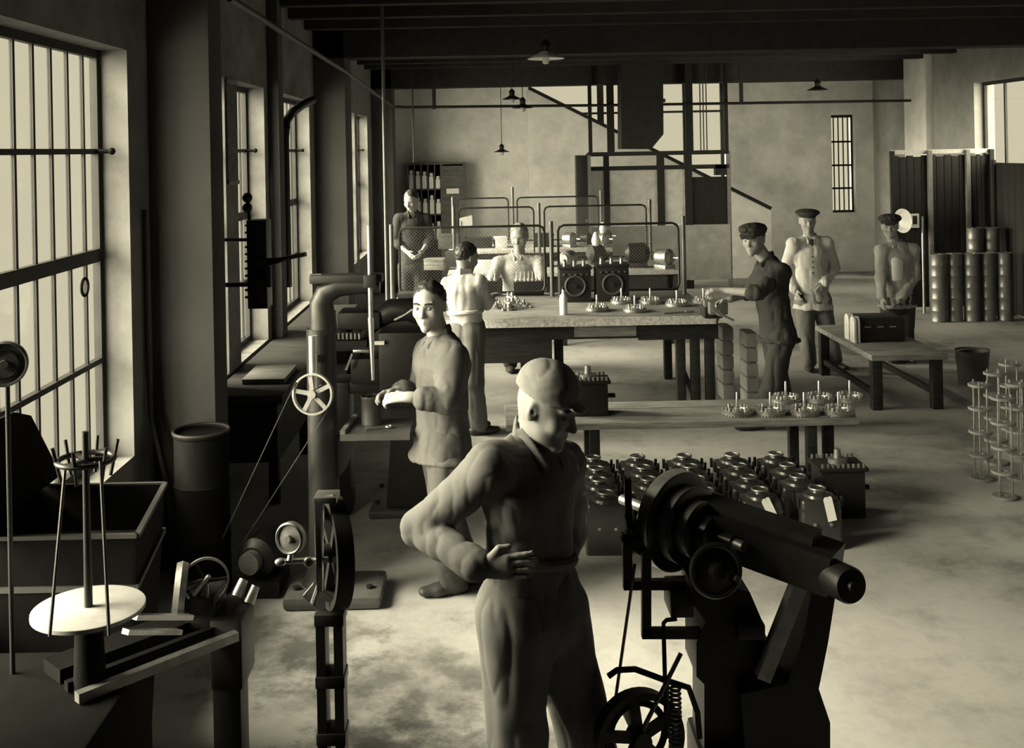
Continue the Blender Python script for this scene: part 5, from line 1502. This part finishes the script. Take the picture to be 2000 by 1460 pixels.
for i, (y0, y1) in enumerate(((505, 545), (520, 560))):
    MB().bbox(P(500, y1, 7.4).x, 7.36, P(500, y1, 7.4).z, P(522+8*i, y0, 7.4).x, 7.42, P(500, y0, 7.4).z, 0.006).build('switch', IRON_ROUGH, sw)
MB().box(XL, 7.52, P(505, 560, 7.5).z, P(505, 560, 7.5).x, 7.56, P(505, 552, 7.5).z).build('wall_bracket', IRON, sw)
vd = thing('vent_pipe', 'black stove pipe bending out from the wall between the windows', 'pipe', (-1.85, 10.0, 1.2))
MB().tube([P(610, 196, 11.2), P(590, 205, 10.7), P(570, 220, 10.2), P(558, 238, 9.95), P(556, 270, 9.95), P(562, 560, 9.95)], 0.042, 12).build('duct', IRON, vd)
MB().torus(P(557, 250, 9.95), (0, 0, 1), 0.044, 0.008, 16, 6).build('collar', IRON, vd)
ps_ = thing('wall_poster', 'dark framed notice on the wall beside the second window', 'poster', (XL+0.01, 8.23, 2.2))
MB().box(XL, 8.06, 2.18, XL+0.012, 8.39, 2.96).build('sheet', mat('printed_sheet', 0.10, 0.8, var=0.6, scale=14), ps_)
MB().box(XL+0.012, 8.06, 2.94, XL+0.02, 8.39, 2.97).box(XL+0.012, 8.06, 2.17, XL+0.02, 8.39, 2.20).build('batten', WOOD_M, ps_)
# conduit along the wall and across the back
tag(MB().tube([(-1.56, 6.6, 3.36), (-1.56, 12.0, 3.30), (-1.56, 17.7, 3.16), (-1.50, 17.85, 3.14), (-1.3, 17.9, 3.13), (2.0, 17.9, 3.10), (7.12, 17.9, 3.08)], 0.024, 10).build('long_pipe', IRON), 'long dark pipe along the window wall and across the back', 'pipe')
for i, x in enumerate((848, 1448)):
    q = P(x, 206, 17.9)
    tag(MB().box(q.x-0.03, 17.88, 3.09, q.x+0.03, 17.92, ZC).build('pipe_hanger', IRON), ['left hanger strap', 'right hanger strap'][i]+' holding the pipe across the back', 'hanger')

# ------------------------------------------------------------------ back of the hall: cabinet, lift cage, duct, lamps
cb = thing('pigeonhole_cabinet', 'dark pigeonhole cabinet with paper packets against the back wall', 'cabinet', (-0.93, 19.75, 0))
a, b = P(797, 400, 19.55), P(906, 320, 19.55)
mid = P(863, 400, 19.55).x
ZT = b.z
MB().box(a.x, 19.95, 0, b.x, 19.98, ZT).build('back_panel', DARKP, cb)
for x in (a.x, mid, b.x):
    MB().box(x-0.02, 19.55, 0, x+0.02, 19.95, ZT).build('upright', WOOD_G, cb)
MB().box(a.x-0.03, 19.53, ZT, b.x+0.03, 19.97, ZT+0.03).build('top', WOOD_G, cb)
zs = [ZT-0.46*k for k in range(1, 4)]
for z in zs:
    MB().box(a.x, 19.55, z, mid, 19.95, z+0.025).build('shelf', WOOD_G, cb)
for k in range(1, 5):
    x = a.x+(mid-a.x)*k/5
    MB().box(x-0.009, 19.55, zs[-1], x+0.009, 19.95, ZT).build('divider', WOOD_G, cb)
dr = MB().box(mid+0.02, 19.54, 0.1, b.x-0.02, 19.56, ZT-0.03).build('door', WOOD_G, cb)
MB().box(mid+0.09, 19.53, P(880, 378, 19.55).z, b.x-0.10, 19.54, P(880, 368, 19.55).z).build('label_card', PAPER, dr)
for rI in range(3):
    for k in range(5):
        x = a.x+(mid-a.x)*(k+0.5)/5
        h = rnd.uniform(0.22, 0.34)
        pk = thing('paper_packet', 'white paper packet in the cabinet, %s shelf, %s from the left' % (['top', 'middle', 'lower'][rI], ordinal(k)), 'packet', (x, 19.66, zs[rI]+0.025), rnd.uniform(-0.04, 0.04), 'packets in the pigeonhole cabinet')
        MB().bbox(-0.040, -0.10, 0, 0.040, 0.10, h*0.75, 0.006).build('wrapper', PAPER, pk, local=True)
        MB().bbox(-0.030, -0.08, h*0.75, 0.030, 0.08, h, 0.012).build('folded_top', PAPER, pk, local=True)
# lift cage
YC = 18.05
lc = thing('lift_cage', 'framed goods lift cage with panelled sides before the stair', 'lift cage', (2.75, 18.4, 0))
px = {k: P(k, 400, YC).x for k in (1150, 1186, 1292, 1346, 1425)}
zt_ = P(1300, 297, YC).z
for k, ww in ((1150, 0.05), (1186, 0.09), (1292, 0.12), (1346, 0.12), (1425, 0.06)):
    MB().box(px[k]-ww/2, YC, 0, px[k]+ww/2, YC+0.08, zt_).build('post', IRON_ROUGH if k != 1425 else STEEL_DULL, lc)
for y in (297, 325):
    z = P(1300, y, YC).z
    MB().box(px[1150], YC-0.02, z-0.05, px[1425], YC+0.10, z+0.02).build('cross_beam', IRON_ROUGH, lc)
z438 = P(1300, 440, YC).z
PANEL = mat('grey_lift_panel', 0.30, 0.7, var=0.2)
for x0, x1 in ((px[1150]+.03, px[1186]-.05), (px[1186]+.05, px[1292]-.06), (px[1292]+.06, px[1346]-.06)):
    MB().box(x0, YC+0.03, z438+0.03, x1, YC+0.05, P(1300, 330, YC).z).build('upper_panel', mat('pale_lift_panel', 0.50, 0.7, var=0.2), lc)
x0 = P(1098, 480, YC).x
MB().box(px[1150]-0.04, YC-0.03, 0.15, px[1425], YC-0.005, z438).build('lower_panel', PANEL, lc)
MB().box(px[1346]+0.06, YC+0.03, z438, px[1425]-0.03, YC+0.05, P(1390, 345, YC).z).build('upper_panel', DARKP, lc)
MB().box(P(1397, 345, YC).x, YC-0.02, P(1397, 342, YC).z, P(1418, 345, YC).x, YC+0.12, P(1397, 322, YC).z).build('winch_box', IRON, lc)
for x in (1153, 1193, 1347, 1419):
    X = P(x, 250, YC+0.1).x
    MB().box(X-0.03*(1+(x in (1193, 1347))), YC+0.10, zt_-0.02, X+0.03*(1+(x in (1193, 1347))), YC+0.16, ZC).build('guide_rail', IRON_ROUGH, lc)
for x in (1368, 1374, 1380):
    q = P(x, 240, YC+0.13)
    MB().cyl((q.x, YC+0.13, zt_), (q.x, YC+0.13, ZC), 0.010, n=8).build('cable', IRON, lc)
lk = thing('tall_locker', 'narrow black locker beside the lift cage', 'locker', (P(1137, 400, 17.75).x, 17.85, 0))
a, b = P(1127, 400, 17.7), P(1147, 303, 17.7)
MB().bbox(a.x, 17.72, 0, b.x, 18.0, b.z, 0.008).build('cabinet', IRON, lk)
MB().box(b.x+0.005, 17.70, 0, b.x+0.055, 17.76, b.z).build('edge_post', STEEL, lk)
MB().cyl((b.x-0.03, 17.70, 1.2), (b.x-0.03, 17.72, 1.2), 0.02, n=10).build('knob', STEEL_DULL, lk)
YD = 17.2
ds = thing('hopper_duct', 'broad dark duct hanging from the ceiling with a slanted mouth', 'duct', (P(1255, 200, YD).x, YD+0.2, P(1255, 292, YD).z))
pts = [P(1214, 150, YD), P(1296, 150, YD), P(1296, 262, YD), P(1272, 291, YD), P(1214, 291, YD)]
pts[0].z = pts[1].z = ZC
MB().prism(pts, (0, 0.5, 0)).build('duct_body', IRON_ROUGH, ds)
MB().box(pts[0].x-0.02, YD-0.02, 3.1, pts[1].x+0.02, YD, 3.16).build('flange', IRON_ROUGH, ds)
# pendant lamps
def pendant(x, y, d, dia, label, inside=WHITE, bulb=True):
    c = P(x, y, d)
    t = thing('pendant_lamp', label, 'lamp', (c.x, d, c.z))
    r = dia/2
    MB().lathe([(r, 0), (r*0.97, 0.008), (r*0.62, r*0.20), (r*0.30, r*0.36), (r*0.26, r*0.40), (r*0.24, r*0.40), (r*0.26, r*0.34), (r*0.58, r*0.17), (r*0.95, 0.0), (r, 0)], c, (0, 0, 1), 32).build('shade', inside, t)
    MB().lathe([(0, r*0.38), (r*0.27, r*0.38), (r*0.27, r*0.66), (r*0.33, r*0.70), (r*0.2, r*0.95), (r*0.08, r*1.05), (0, r*1.05)], c, (0, 0, 1), 18).build('socket', IRON, t)
    MB().cyl(c+Vector((0, 0, r)), (c.x, d, ZC), 0.006, n=8).build('cord', IRON, t)
    if bulb:
        MB().lathe([(0, -0.07), (0.03, -0.06), (0.042, -0.03), (0.03, 0.01), (0.018, 0.05), (0, 0.06)], c+Vector((0, 0, 0.01)), (0, 0, 1), 18).build('bulb', mat('bulb_glass', 0.5, 0.1, spec=0.6), t)
    return t
pendant(1066, 115, 11.6, 0.40, 'white enamel pendant lamp nearest the camera under the ceiling')
pendant(1000, 194, 16.2, 0.30, 'dark pendant lamp left of the close pair under the back beam', IRON)
pendant(1021, 211, 15.4, 0.30, 'dark pendant lamp right of the close pair with a clear bulb', IRON)
pendant(980, 297, 18.8, 0.28, 'dark pendant lamp hanging low on a long cord before the back wall', IRON)
pendant(1597, 176, 16.5, 0.32, 'flat dark pendant lamp at the right under the back beam', IRON, False)
